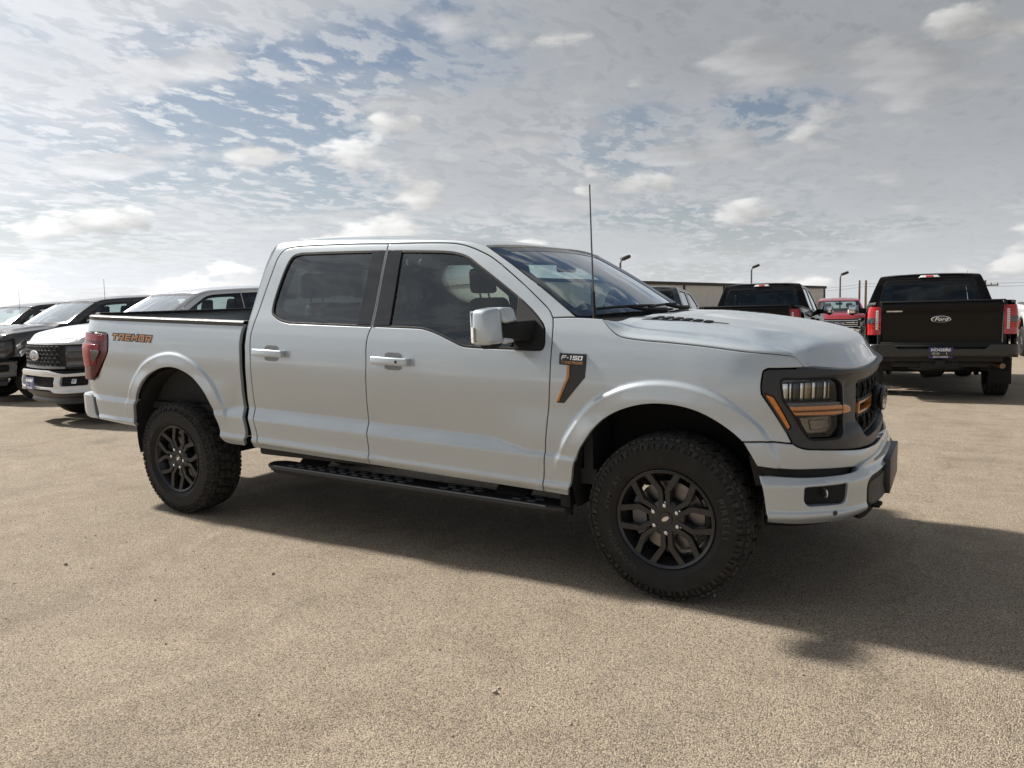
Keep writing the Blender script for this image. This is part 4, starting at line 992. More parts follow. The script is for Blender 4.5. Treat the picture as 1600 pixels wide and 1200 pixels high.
    for z0, z1 in ((1.052, 1.145), (.98, .882)):
        zm = (z0 + z1) / 2
        for i, s in enumerate(xs):
            w = xs[1] - xs[0]
            b.tube([wpt(s - w*.5, z0, -.02), wpt(s - w*.22, zm, -.012), wpt(s - w*.40, z1, -.02)], .0085, 6)
            b.tube([wpt(s + w*.02, z0, -.02), wpt(s - w*.22, zm, -.012)], .0085, 6)
            b.tube([wpt(s - w*.22, zm, -.012), wpt(s + w*.12, z1, -.02)], .0085, 6)
        for e, zz_ in ((-.016, z0), (-.018, z1)): b.tube([wpt(s, zz_, e) for s in np.linspace(1.085, 2*S1 - 1.085, 30)], .010, 6)
    b.build('grille', black, R)
    panel('grille_backing', Wr(-.09), inset(dens(gr if area(gr) > 0 else gr[::-1], .05), -.03), dark_gap, R, res=.06, th=0, bev=0, gap=0)
    MB().hexa([wpt(s, z, e) for e, s, z in ((-.01, S1 - .13, .955), (-.01, S1 + .13, .955), (-.01, S1 + .13, 1.075), (-.01, S1 - .13, 1.075), (.03, S1 - .125, .958), (.03, S1 + .125, .958), (.03, S1 + .125, 1.072), (.03, S1 - .125, 1.072))], .02, 3).build('emblem_mount', black, R)
    ford_oval(R, lambda u, v, w: tuple(wpt(S1 + u, 1.015 + v, .034 + w)), .29, .125, gloss_black, frame_grey, frame_grey)
    # body-coloured fascia below the lamps
    va = chain([(.374, .903), (.477, .907), (.599, .895)], VALT, [VALT[-1], mir(VALT)[0]], mir(VALT), mir([(.374, .903), (.477, .907), (.599, .895)]), [(2*S1 - .374, .903), (2*S1 - .406, .849), (2*S1 - .434, .796)], mir(VALB), VALB[::-1], [(.434, .796), (.406, .849), (.374, .903)])
    def ve(s, z): return .012 * sstep(.5, .8, s) + .03 * sstep(.7, 1.1, s) * sstep(.90, .78, z)
    panel('front_fascia', Wr(ve), va, pm, R, res=.022, th=.03)
    panel('bumper_gap_strip', Wr(lambda s, z: -.02 + .03 * sstep(.5, .8, s)), chain([(.40, .84), (1.3, .80)], [(1.3, .80), (2*S1 - 1.3, .80)], [(2*S1 - 1.3, .80), (2*S1 - .40, .84)], [(2*S1 - .40, .84), (2*S1 - .43, .70)], [(2*S1 - .43, .70), (.43, .70)], [(.43, .70), (.40, .84)]), black, R, res=.05, th=.0, bev=.0, gap=0)
    # bumper
    lf = [(.484, .525), (.472, .592), (.461, .67), (.442, .757)]
    bo = chain(lf, BMT, [BMT[-1], mir(BMT)[0]], mir(BMT), mir(lf), mir(BMB), mir(BMK)[::1] if 0 else [(2*S1 - a, z) for a, z in BMK], [(2*S1 - BMK[-1][0], BMK[-1][1]), BMK[-1]], BMK[::-1], BMB[::-1])
    fog = rounded([(.630, .703), (.850, .708), (.845, .632), (.825, .613), (.65, .612), (.631, .632)], .016)
    def be(s, z):
        return ext_bump(s, z) + .010 * sstep(.757, .735, z) - .010
    bp = panel('front_bumper', Wr(be, False), bo, pm, R, [fog, mir([tuple(p) for p in fog])], res=.02, th=.035, bev=.008)
    ins = chain(BMK, [BMK[-1], (2*S1 - BMK[-1][0], BMK[-1][1])], [(2*S1 - a, z) for a, z in BMK[::-1]], [(2*S1 - .983, .529), (2*S1 - 1.0, .50), (2*S1 - 1.08, .475), (2*S1 - 1.3, .465)], [(2*S1 - 1.3, .465), (1.3, .465)], [(1.3, .465), (1.08, .475), (1.0, .50), (.983, .529)])
    panel('bumper_insert', Wr(lambda s, z: be(s, z) - .012 + .02 * sstep(.56, .50, z)), ins, black, bp, res=.03, th=.04, bev=.006)
    panel('bumper_grille', Wr(lambda s, z: be(s, z) - .006), rounded([(1.03, .575), (1.03, .675), (1.32, .685), (1.32, .565), (1.1, .56)], .02), mat('dusty_dark_panel', (.075, .068, .058), .6), bp, res=.04, th=.01, bev=.006, gap=0)
    panel('bumper_lip', Wr(lambda s, z: ext_bump(s, z) - .045), chain([(.49, .527), (.65, .518), (.90, .520), (1.0, .51)], [(1.0, .51), (2*S1 - 1.0, .51)], mir([(.49, .527), (.65, .518), (.90, .520), (1.0, .51)]), [(2*S1 - .49, .527), (2*S1 - .50, .49)], [(2*S1 - .50, .49), (.50, .49)], [(.50, .49), (.49, .527)]), black, bp, res=.04, th=.05, bev=.004, gap=0)
    for mi in (False, True):
        pk = panel('fog_lamp_pocket', Wr(lambda s, z: be(s, z) - .045 + .03 * sstep(.70, .85, s)), fog, black, bp, res=.03, th=0, bev=0, gap=-.004, mirror=mi)
        v = wpt(.735, .668, .058); y = -v.y if mi else v.y
        b = MB(); b.lathe([(0, .014), (.008, .012), (.014, .004), (.016, -.02)], 16); 
        for i, q in enumerate(b.v): b.v[i] = (v.x - q[1] * .75, y + (q[1] * .66) * (-1 if mi else 1) + q[0] * .5, v.z + q[2] * 1.5)
        b.build('fog_lamp', chrome, bp)
        v = wpt(.773, .577, .071); y = -v.y if mi else v.y
        b = MB(); b.lathe([(.0, .004), (.009, .004), (.0095, .0)], 18); b.lathe([(.0105, .002), (.0125, .002)], 18)
        for i, q in enumerate(b.v): b.v[i] = (v.x - q[1] * .75 + q[0] * .6, y + (q[1] * .6 + q[0] * .8) * (-1 if mi else 1), v.z + q[2])
        b.build('parking_sensor', frame_grey, bp)
        sg = 1 if mi else -1
        hk = MB(); hk.tube([(.66, sg*.47, .47), (.84, sg*.47, .455), (.895, sg*.465, .452), (.90, sg*.43, .452), (.84, sg*.42, .455), (.66, sg*.42, .47)], .014, 8); hk.build('tow_hook', black, R)
    MB().box((.890, -.27, .465), (.930, .27, .640), .006).build('plate_bracket', frame_grey, bp)

def front_other(R, pm, style, lod):
    """simpler noses for the trucks further off: 0 = dark honeycomb, 1 = bright bars"""
    trim = black if style == 0 else chrome
    top = [(.486, 1.234)] + FRT
    fo = chain([(.47, .93), (.452, 1.155), (.465, 1.222), (.486, 1.234)], [(.486, 1.234), FRT[0]], FRT + mir(FRT), [mir(FRT)[-1], (2*S1 - .486, 1.234)], mir([(.47, .93), (.452, 1.155), (.465, 1.222), (.486, 1.234)]), [(2*S1 - .47, .93), (2*S1 - .599, .87)], [(2*S1 - .599, .87), (.599, .87)], [(.599, .87), (.47, .93)])
    fr = panel('grille_frame', Wr(.004), fo, black, R, res=.05, th=.04, bev=.005)
    panel('fender_closing', Wr(-.004), chain([(.36, .92), (.47, .96)], [(.47, .96), (.62, .90)], [(.62, .90), (.62, .86)], [(.62, .86), (.40, .86)], [(.40, .86), (.36, .92)]), pm, R, res=.05, th=.02, gap=0)
    b = MB()
    if style == 0:
        w, h = .105, .052
        for r in range(6):
            for c in range(12):
                s = .93 + c * w + (w / 2 if r % 2 else 0); z = .905 + r * h * .98
                P = [wpt(s + dx, z + dz, .020) for dx, dz in ((-.045, -.010), (-.025, .020), (.025, .020), (.045, -.010))]
                b.tube(P, .0075, 5)
        b.build('grille', mat('grille_mesh_grey', (.05, .05, .052), .4), R)
        panel('grille_lower_bar', Wr(.03), rounded([(.86, .885), (2*S1 - .86, .885), (2*S1 - .86, .915), (.86, .915)], .01), mat('grey_bar', (.18, .18, .19), .35, metal=.3), R, res=.06, th=.02, gap=0)
        panel('grille_upper_bar', Wr(.02), rounded([(.47, 1.236), (2*S1 - .47, 1.236), (2*S1 - .60, 1.206), (.60, 1.206)], .01), pm, R, res=.06, th=.02, gap=0)
        ford_oval(R, lambda u, v, q: tuple(wpt(S1 + u, 1.06 + v, .045 + q)), .31, .135, gloss_black, white_paint, white_paint)
    else:
        for z in (.925, 1.0, 1.075, 1.15):
            panel('grille_bar', Wr(.022), rounded([(.92, z - .014), (2*S1 - .92, z - .014), (2*S1 - .92, z + .014), (.92, z + .014)], .008), chrome, R, res=.08, th=.03, bev=.006, gap=0)
        ford_oval(R, lambda u, v, q: tuple(wpt(S1 + u, 1.04 + v, .05 + q)), .30, .125, plate_blue, chrome, white_paint)
    for mi in (False, True):
        hl = panel('headlight', Wr(.012), rounded([(.50, 1.19), (.86, 1.185), (.86, .90), (.63, .905), (.50, 1.0)], .02), gloss_black, R, res=.05, th=.02, bev=.004, gap=0, mirror=mi)
        for z0, z1 in ((1.115, 1.165), (1.03, 1.06), (.93, .985)):
            panel('lamp_element', Wr(.018), rounded([(.62, z0), (.82, z0), (.82, z1), (.60, z1)], .008), smoke_lens if style == 0 else reflector, hl, res=.06, th=.006, bev=.003, gap=0, mirror=mi)
        if style == 1:
            co = chain([(.48, 1.21), (.90, 1.20)], [(.90, 1.20), (.90, 1.165)], [(.90, 1.165), (.54, 1.165)], [(.54, 1.165), (.54, .93)], [(.54, .93), (.90, .91)], [(.90, .91), (.90, .878)], [(.90, .878), (.50, .89)], [(.50, .89), (.48, 1.21)])
            panel('lamp_surround', Wr(.026), co, chrome, hl, res=.05, th=.02, bev=.006, gap=0, mirror=mi)
    # bumper with openings, plate and air dam
    def be(s, z): return ext_bump(s, z) + .02
    bt = [(.44, .835), (.60, .83), (.90, .825), (1.02, .845), (1.15, .87)]; bb = [(.47, .575), (.65, .56), (.98, .565), (1.08, .60), (1.2, .605)]
    bo = chain([(.47, .575), (.44, .835)], bt, [bt[-1], mir(bt)[0]], mir(bt), [mir(bt)[-1], mir(bb)[-1]], [(2*S1 - a, z) for a, z in bb], [(2*S1 - 1.2, .605), (1.2, .605)], bb[::-1])
    o1 = rounded([(.56, .66), (.90, .655), (.90, .78), (.56, .785)], .03); o2 = rounded([(1.0, .64), (2*S1 - 1.0, .64), (2*S1 - 1.0, .785), (1.0, .785)], .03)
    bp = panel('front_bumper', Wr(be, False), bo, pm if style == 0 else chrome, R, [o1, mir([tuple(p) for p in o1]), o2], res=.045, th=.04, bev=.01)
    panel('bumper_backing', Wr(lambda s, z: ext_bump(s, z) - .02), [(.50, .58), (2*S1 - .50, .58), (2*S1 - .50, .86), (.50, .86)], dark_gap, bp, res=.08, th=0, bev=0, gap=0)
    for mi in (False, True):
        panel('fog_lamp', Wr(lambda s, z: ext_bump(s, z) + .0), rounded([(.70, .69), (.76, .69), (.76, .75), (.70, .75)], .01), reflector, bp, res=.05, th=.01, bev=.003, gap=0, mirror=mi)
    ad = chain([(.60, .60), (2*S1 - .60, .60)], [(2*S1 - .60, .60), (2*S1 - .66, .40)], [(2*S1 - .66, .40), (.66, .40)], [(.66, .40), (.60, .60)])
    panel('air_dam', Wr(lambda s, z: ext_bump(s, z) - .03 - .012 * np.sin(z * 70)), ad, frame_grey, R, res=.04, th=.02, bev=.006, gap=0)
    plate(bp, lambda u, v, w: tuple(wpt(S1 + u, .685 + v, .125 + w)))

def plate(parent, f):
    """dealer plate: dark blue with white lettering"""
    b = MB(); P = rounded([(-.155, -.08), (.155, -.08), (.155, .08), (-.155, .08)], .012)
    b.prism([tuple(p) for p in P], lambda p: f(p[0], p[1], 0), lambda p: f(p[0], p[1], .006))
    p = b.build('dealer_plate', plate_blue, parent)
    fm = lambda dv, du=0.: (lambda co: np.array([f(a + du, c + dv, .0075) for a, c, _ in co]))
    text_part('plate_lettering', 'ROGERS', .052, fm(.040), white_paint, p, bold=.0022, xs=1.3)
    text_part('plate_lettering', 'ROGERS', .034, fm(-.060), white_paint, p, bold=.0014, xs=1.5)
    text_part('plate_lettering', 'Ford', .040, fm(-.012, -.065), white_paint, p, shear=.3)
    ob = MB(); n = 24
    ob.grid([[f(-.065 + k * .048 * math.cos(a), -.012 + k * .023 * math.sin(a), .0075) for a in np.linspace(0, 2*math.pi, n, endpoint=False)] for k in (.92, 1.0)], closed=True); ob.build('plate_oval', white_paint, p)
    mb = MB(); mb.prism([(.070, -.030), (.076, -.030), (.076, .006), (.070, .006)], lambda q: f(q[0], q[1], .006), lambda q: f(q[0], q[1], .0076)); mb.build('plate_mark', white_paint, p)
    for du in (-.075, .075):
        mb = MB(); mb.prism([(du + .006 * math.cos(a), .070 + .006 * math.sin(a)) for a in np.linspace(0, 6.28, 9)[:-1]], lambda q: f(q[0], q[1], .004), lambda q: f(q[0], q[1], .009)); mb.build('plate_screw', chrome, p)

def rear_end(R, pm, style, lod):
    gw = 1.0 if style == 0 else .95
    gt = rounded([(-.80*gw, .745), (.80*gw, .745), (.815*gw, 1.30), (.80*gw, 1.36), (-.80*gw, 1.36), (-.815*gw, 1.30)], .02)
    g = panel('tailgate', gate_f, gt, pm, R, res=.05, th=.04, gap=.002)
    MB().hexa([(-4.865, -.80, 1.352 + .112), (-4.80, -.80, 1.352 + .112), (-4.80, .80, 1.352 + .112), (-4.865, .80, 1.352 + .112), (-4.86, -.79, 1.375 + .112), (-4.80, -.79, 1.375 + .112), (-4.80, .79, 1.375 + .112), (-4.86, .79, 1.375 + .112)], .006).build('tailgate_cap', black, g)
    if style == 1:
        ford_oval(g, lambda u, v, w: tuple(gate_f([[-u * -1, 1.10 + v]], .004 + w)[0]) if 0 else tuple(gate_f([[u, 1.10 + v]], .004 + w)[0]), .255, .10, gloss_black, chrome, chrome)
        panel('tailgate_script', lambda q: gate_f(q, .003), [(-.71, 1.215), (-.50, 1.215), (-.50, 1.235), (-.71, 1.235)], reflector, g, res=.1, th=.003, bev=.001, gap=0)
    for sg in (-1, 1): tail_part(R, sg, style)
    # bumper: painted or dark, ends wrap the corner
    bm = pm if style == 0 else mat('dark_rear_bumper', (.020, .021, .022), .4, coat=.3)
    def fb(q, lift=0.0):
        q = np.atleast_2d(np.asarray(q, float)); u = q[:, 0]; z = q[:, 1]; a = np.clip(np.abs(u) - .80, 0, .35) / .35
        ang = a * math.pi / 2 * .98; ext = np.maximum(np.abs(u) - 1.15, 0)
        x = -4.93 + .17 * (1 - np.cos(ang)) + ext - lift * np.cos(ang); y = -np.sign(u) * (np.minimum(np.abs(u), .80) + .17 * np.sin(ang) + .010 * (a > 0) + lift * np.sin(ang))
        x = x + .05 * sstep(.60, .52, z) ; return np.stack([x, y, z - RK * (x + 1.8)], 1)
    zt = .735
    bo = chain([(-1.24, .55), (1.24, .55)], [(1.24, .55), (1.22, zt)], [(1.22, zt), (.62, zt)], [(.62, zt), (.55, .67)], [(.55, .67), (-.55, .67)], [(-.55, .67), (-.62, zt)], [(-.62, zt), (-1.22, zt)], [(-1.22, zt), (-1.24, .55)])
    b = panel('rear_bumper', fb, bo, bm, R, res=.04, th=.05, bev=.012, gap=0)
    st = MB(); st.hexa([(-4.925, -.78, .818), (-4.80, -.78, .818), (-4.80, .78, .818), (-4.925, .78, .818), (-4.915, -.78, .842), (-4.80, -.78, .842), (-4.80, .78, .842), (-4.915, .78, .842)], .006); st.build('bumper_step', black, b)
    for sg in (-1, 1):
        MB().hexa([(-4.90, sg*.80, .835), (-4.76, sg*.97, .83), (-4.70, sg*.965, .83), (-4.80, sg*.78, .835), (-4.89, sg*.80, .855), (-4.76, sg*.965, .85), (-4.70, sg*.96, .85), (-4.80, sg*.78, .855)], .006).build('bumper_end_cap', black, b)
    MB().box((-4.95, -.06, .53), (-4.70, .06, .62), .01).build('hitch_receiver', undm, R)
    if style == 1: plate(b, lambda u, v, w: tuple(fb([[u, .615 + v]], .012 + w)[0]))
    MB().box((-4.86, -.78, .60), (-4.80, .78, .88), .01).build('rear_sill', undm, R)

def pickup(name, label, group, pm, loc, rz, lod=1, front=None, rear=None, scale=(1, 1, 1), inside=True, antenna=False, shapekey='bg', tilt=0.0, cat='truck'):
    R = empty(name, loc, rz, scale); R.rotation_euler = (0, tilt, rz); props(R, label, 'truck', group)
    D = body_shell(R, pm, lod, shapekey if lod else None)
    underbody(R, lod, lod > 0)
    zs = 1.0 / scale[2]
    for x in (0.0, -3.694):
        for sg in (-1, 1): wheel(R, (x, sg * .86, .4105), sg > 0, rad(3 if x == 0 else 21), lod)
    for sg in (-1, 1): mirror_part(R, sg, pm if lod == 0 else black, lod)
    if inside: seats(R)
    if front is not None: front_other(R, pm, front, lod)
    if rear is not None: rear_end(R, pm, rear, lod)
    if rear == 1: rear_under(R)
    if lod:
        for sg, k in ((-1, 'R'), (1, 'L')):
            for d, s0 in (('fdoor', -1.775), ('rdoor', -2.78)):
                P = lambda s, z, e: (lambda v: (v.x, -v.y if sg > 0 else v.y, v.z))(wpt(s, z, e))
                MB().hexa([P(s0, 1.142, .0), P(s0 + .275, 1.142, .0), P(s0 + .275, 1.142, .045), P(s0, 1.142, .04), P(s0, 1.188, .0), P(s0 + .275, 1.188, .0), P(s0 + .275, 1.188, .045), P(s0, 1.188, .04)], .01).build('handle', pm, D[d + k])
    if antenna:
        MB().tube([(-.42, -.83, 1.38), (-.425, -.83, 1.50), (-.43, -.832, 2.06)], [.008, .004, .0025], 6).build('antenna', black, R)
    return R, D


# ------------------------------------------------------------------ the main truck
grey_paint = paint('light_grey_paint', (.50, .552, .585))
TR, TD = pickup('pickup_truck', 'light grey crew cab pickup with orange accents, lifted on knobbly black off-road tyres', None, grey_paint, (0, 0, 0), 0.0, lod=0, rear=0)
front_main(TR, grey_paint, 0)
for sg, k in ((-1, 'R'), (1, 'L')):
    handle_part(TD['fdoor' + k], -1.775, -1.50, sg, grey_paint, True)
    handle_part(TD['rdoor' + k], -2.780, -2.500, sg, grey_paint, False)
    mi = sg > 0; fen = TD['fender' + k]
    bd = panel('side_vent', Wr(.004), chain([(-.550, 1.263), (-.402, 1.263)], [(-.402, 1.263), (-.400, 1.21), (-.405, 1.145)], [(-.405, 1.145), (-.522, 1.007)], [(-.522, 1.007), (-.566, 1.006)], [(-.566, 1.006), (-.505, 1.138)], [(-.505, 1.138), (-.500, 1.203)], [(-.500, 1.203), (-.549, 1.203)], [(-.549, 1.203), (-.550, 1.263)]), frame_grey, fen, res=.03, th=.004, bev=.004, gap=0, mirror=mi)
    panel('vent_plate', Wr(.009), rounded([(-.549, 1.205), (-.404, 1.205), (-.402, 1.261), (-.549, 1.261)], .006), gloss_black, fen, res=.05, th=.004, bev=.002, gap=0, mirror=mi)
    panel('vent_strip', Wr(.011), [(-.501, 1.203), (-.487, 1.203), (-.490, 1.143), (-.549, 1.016), (-.564, 1.012), (-.505, 1.138)], orange, fen, res=.03, th=.008, bev=.002, gap=0, mirror=mi)
    def onbody(s0, z0, ex, mi=mi):
        def f(co):
            P = wrap(np.stack([s0 + (-co[:, 0] if mi else co[:, 0]), z0 + co[:, 1]], 1), ex); P[:, 1] *= -1 if mi else 1
            return P
        return f
    block_text('vent_lettering', 'F-150', .025, .021, .0285, onbody(-.476, 1.2405, .0115), white_paint, fen, shear=.25, widths={'-': .5, '1': .6})
    block_text('vent_lettering', 'TREMOR', .0165, .0125, .0205, onbody(-.476, 1.2165, .0115), orange, fen, shear=.25)
    bed = TD['bed' + k]
    block_text('decal_outline', 'TREMOR', .066, .046, .0815, onbody(-4.110, 1.209, .0012), frame_grey, bed, shear=.28, grow=.0068)
    block_text('decal_lettering', 'TREMOR', .066, .046, .0815, onbody(-4.110, 1.209, .0022), orange, bed, shear=.28)
    # running board
    y = lambda v: sg * v
    rows = []
    for x, w in ((-2.80, .02), (-2.79, .09), (-2.74, .15), (-2.66, .17), (-.74, .17), (-.62, .15), (-.56, .11), (-.54, .04)):
        zt = .425 - RK * .55 * (x + 1.8); yc = .975 - .17 / 2
        rows.append([(x, y(yc - w/2 + .01), zt), (x, y(yc + w/2 - .012), zt), (x, y(yc + w/2), zt - .008), (x, y(yc + w/2 + .002), zt - .022), (x, y(yc + w/2 - .03), zt - .055), (x, y(yc - w/2 + .03), zt - .055), (x, y(yc - w/2), zt - .02)])
    rb = MB().grid(rows, closed=True)
    rb.f.append(tuple(range(7))); rb.f.append(tuple(len(rb.v) - 7 + i for i in range(7)))
    rb = rb.build('running_board', mat('board_grey', (.026, .027, .028), .5, bump=.3, bscale=400), TR, 30)
    padm = mat('step_pad_rubber', (.11, .11, .112), .5, bump=.3, bscale=500)
    pm_ = None
    for x0, n in ((-2.58, 11), (-1.35, 3), (-.86, 2)):
        for i in range(n):
            for r in range(3):
                x = x0 + i * .092 + (r % 2) * .03; zt = .425 - RK * .55 * (x + 1.8)
                if pm_ is None:
                    pm_ = MB().box((-.027, -.013, -.002), (.027, .013, .005), .003, 1).mesh('step_pad'); pm_.materials.append(padm)
                o = bpy.data.objects.new('step_pad', pm_); col.objects.link(o); o.parent = rb; o.location = (x, y(.835 + r * .045), zt); o.rotation_euler = (0, RK * .55, 0)
    MB().tube([(x, y(.968), .425 - RK * .55 * (x + 1.8) - .004) for x in np.linspace(-2.70, -.66, 12)], .006, 6).build('board_edge', mat('board_edge_highlight', (.16, .16, .16), .5), rb)  # paler rod stands in for the highlight along the outer edge
    for x in (-2.48, -.92):
        MB().hexa([(x - .10, y(.72), .47), (x + .10, y(.72), .47), (x + .10, y(.88), .385), (x - .10, y(.88), .385), (x - .12, y(.72), .54), (x + .12, y(.72), .54), (x + .10, y(.90), .42), (x - .10, y(.90), .42)], .008).build('board_bracket', black, rb)
    # mud flap stub behind the front opening
    MB().box((-.58, min(y(.78), y(.955)), .40), (-.52, max(y(.78), y(.955)), .50), .01).build('splash_guard', black, TR)
    # hood vents
    vy = .60
    vent = [(-.20, y(.735)), (-.12, y(.60)), (.02, y(.575)), (.22, y(.63)), (.10, y(.70)), (-.05, y(.735))]
    hv = panel('hood_vent', lambda q: hood_f(q, .003), vent, gloss_black, TD['hood'], res=.04, th=.004, bev=.003, gap=0)
    for i in range(6):
        x = -.15 + i * .052; b = MB(); ys = [.725 - .004*i, .61 + .004*i]
        b.hexa([tuple(hood_f([[x + dx, y(yy)]], l)[0]) for l in (.002, .008) for dx, yy in ((0, ys[0]), (.032, ys[0] - .01), (.032, ys[1]), (0, ys[1]))], .002, 1)
        b.build('vent_louvre', black, hv)
MB().tube([(-.415, -.835, 1.375), (-.417, -.835, 1.40), (-.42, -.835, 1.52)], [.016, .009, .0075], 8).build('antenna_base', black, TR)
MB().tube([(-.42, -.835, 1.50), (-.425, -.838, 1.75), (-.428, -.842, 2.058)], [.0055, .0042, .0034], 6).build('antenna', gloss_black, TR)
for u0, u1, v1 in ((-.80, -.02, .055), (-.12, .72, .050)):
    P = [tuple(ws_f([[u0 + (u1 - u0) * t, .045 + (v1 - .045) * t + .01 * math.sin(t * 3.14)]], .022)[0]) for t in np.linspace(0, 1, 9)]
    b = MB(); b.tube(P, .009, 6); b.tube([P[4], (Vector(P[5]) + Vector((.05, 0, -.02))), (Vector(P[8]) + Vector((.06, .05, -.03)))], [.012, .012, .018], 6)
    b.build('wiper', black, TR)
pp = panel('sun_shade_paper', lambda q: ws_f(q, -.05), [(-.80, .60), (-.30, .60), (-.30, .70), (-.80, .74)], paper, TR, res=.2, th=.002, bev=0, gap=0) if 0 else None


# ------------------------------------------------------------------ ground: level round the truck, then falling gently away
_zg = pchip([-300, 1.0, 1.6, 2.4, 4, 8, 13, 20, 30, 480], [0, 0, -.03, -.065, -.105, -.175, -.29, -.50, -.84, -15.7])
def zg(y): return float(_zg(y))
TILT = .02
def ground_mat():
    m = bpy.data.materials.new('dusty_asphalt'); m.use_nodes = True; M = NT(m.node_tree)
    tcn = M('TexCoord'); P = (tcn, 'Object')
    big = M('TexNoise', {'Vector': P, 'Scale': 0.55, 'Detail': 5.0, 'Roughness': 0.6})
    mid = M('TexNoise', {'Vector': P, 'Scale': 3.2, 'Detail': 6.0, 'Roughness': 0.65})
    st1 = M('TexVoronoi', {'Vector': P, 'Scale': 200.0, 'Randomness': 1.0})
    st2 = M('TexVoronoi', {'Vector': P, 'Scale': 70.0})
    fine = M('TexNoise', {'Vector': P, 'Scale': 160.0, 'Detail': 3.0, 'Roughness': .7})
    base = M.ramp(mid, [(0.25, (.385, .315, .236)), (0.5, (.505, .416, .316)), (0.78, (.60, .502, .388))])
    dirt = M.mix(M('MapRange', {0: big, 1: 0.42, 2: 0.66}, interpolation_type='SMOOTHSTEP'), base, (.52, .435, .335))
    wornm = M('MapRange', {0: M('TexNoise', {'Vector': P, 'Scale': 0.9, 'Detail': 7.0, 'Roughness': .7, 'Distortion': .6}), 1: 0.54, 2: 0.72})
    worn = M.mix(M.math('MULTIPLY', wornm, .5), dirt, (.27, .235, .19))
    pat = M('TexNoise', {'Vector': M.vmath('MULTIPLY', P, (1.0, .55, 1)), 'Scale': 1.7, 'Detail': 8.0, 'Roughness': .62, 'Distortion': .9})
    worn = M.mix(M.math('MULTIPLY', M('MapRange', {0: pat, 1: 0.55, 2: 0.70}, interpolation_type='SMOOTHSTEP'), .62), worn, (.62, .51, .39))
    oil = M('TexVoronoi', {'Vector': M.vmath('ADD', P, M.vmath('MULTIPLY', (mid, 'Color'), (.35, .35, 0))), 'Scale': 0.55})
    worn = M.mix(M('MapRange', {0: (oil, 'Distance'), 1: 0.03, 2: 0.17, 3: .55, 4: 0.0}), worn, (.24, .205, .165))
    stone = M.ramp((st1, 'Color'), [(0.0, (.50, .50, .50)), (0.45, (.82, .82, .82)), (0.8, (1.12, 1.10, 1.06)), (1.0, (1.75, 1.70, 1.6))])
    c1 = M.mix(.9, worn, stone, 'MULTIPLY')
    hole = M('MapRange', {0: (st1, 'Distance'), 1: 0.45, 2: 0.75, 3: 1.0, 4: 0.22})
    c2 = M.mix(.9, c1, M('CombineXYZ', {0: hole, 1: hole, 2: hole}), 'MULTIPLY')
    crk = M('TexVoronoi', {'Vector': M.vmath('ADD', P, M.vmath('MULTIPLY', (mid, 'Color'), (.7, .7, 0))), 'Scale': 0.16}, feature='DISTANCE_TO_EDGE')
    ck = M('MapRange', {0: (crk, 'Distance'), 1: 0.0008, 2: 0.003, 3: 0.3, 4: 0.0})
    c3 = M.mix(ck, c2, (.09, .075, .06))
    h = M.math('ADD', M.math('MULTIPLY', M('MapRange', {0: (st1, 'Distance'), 1: 0.0, 2: 0.7, 3: 1.0, 4: 0.0}), 1.0), M.math('MULTIPLY', fine, .7))
    h2 = M.math('ADD', h, M.math('MULTIPLY', M('MapRange', {0: (st2, 'Distance'), 1: 0.0, 2: 0.7, 3: 1.0, 4: 0.0}), .4))
    bn = M('Bump', {'Height': h2, 'Strength': 0.9, 'Distance': 0.006})
    p = M('BsdfPrincipled', {'Base Color': (c3, 2), 'Roughness': 0.9, 'Normal': bn, 'Specular IOR Level': .25})
    M('OutputMaterial', {'Surface': p})
    return m
g = MB(); ysr = [-200, -20, 0, 1, 1.15, 1.3, 1.45, 1.6, 1.8, 2, 2.2, 2.4, 2.8, 3.4, 4, 5, 6.5, 8, 10, 13, 16, 20, 40, 80, 150, 300, 480]
g.grid([[(x, y, zg(y)) for x in (-600, -60, -10, 10, 60, 600)][::-1] for y in ysr])
go = g.build('ground', ground_mat(), None, ang=80)
if go.data.polygons[0].normal.z < 0: go.data.flip_normals()
props(go, 'dusty beige asphalt of the open parking lot', None, None, 'structure')

# ------------------------------------------------------------------ the other trucks on the lot
white_p = paint('white_paint_coat', (.74, .75, .76), .02); grey_p = paint('charcoal_paint', (.045, .044, .044), dustk=.1, metal=.1, spec=.1); dark_p = paint('black_brown_paint', (.022, .020, .019), dustk=.06, metal=.0, spec=.1)
black_p = paint('black_paint', (.005, .005, .0055), .1, .3, .02, .0, 0.0, 1.38, .6); black_q = paint('blue_black_paint', (.006, .0065, .008), .1, .3, .02, .0, 0.0, 1.38, .6); silver_p = paint('silver_paint', (.40, .40, .41)); red_p = paint('dark_red_paint', (.34, .012, .022), dustk=.08, metal=.2)
def bgtruck(name, label, pm, x, y, deg, front=None, rear=None, zs=1.0, lod=1, antenna=True, group='pickups parked round the lot'):
    yaw = rad(deg)
    return pickup(name, label, group, pm, (x, y, zg(y)), yaw, lod, front, rear, (1, 1, zs), True, antenna, 'bg%d' % lod, tilt=TILT * math.sin(yaw))
bgtruck('pickup_truck', 'white pickup with dark honeycomb grille and blue dealer plate on its bumper', white_p, -9.58, 2.07, -99.7, front=0)
bgtruck('pickup_truck', 'charcoal pickup beside the white one, its windscreen reflecting pale sky', grey_p, -14.05, 3.17, -94.0, front=0)
bgtruck('pickup_truck', 'brown black pickup at the far end of the row with the white pickup', dark_p, -18.9, 4.5, -88.0, front=0)
bgtruck('pickup_truck', 'black pickup seen from behind with red tail lights and blue dealer plate', black_p, .48, 13.0, 96.2, rear=1)
bgtruck('pickup_truck', 'black pickup seen from behind, partly hidden by the grey hood, red truck beyond it', black_q, -2.5, 14.7, 93.7, rear=1, antenna=False)
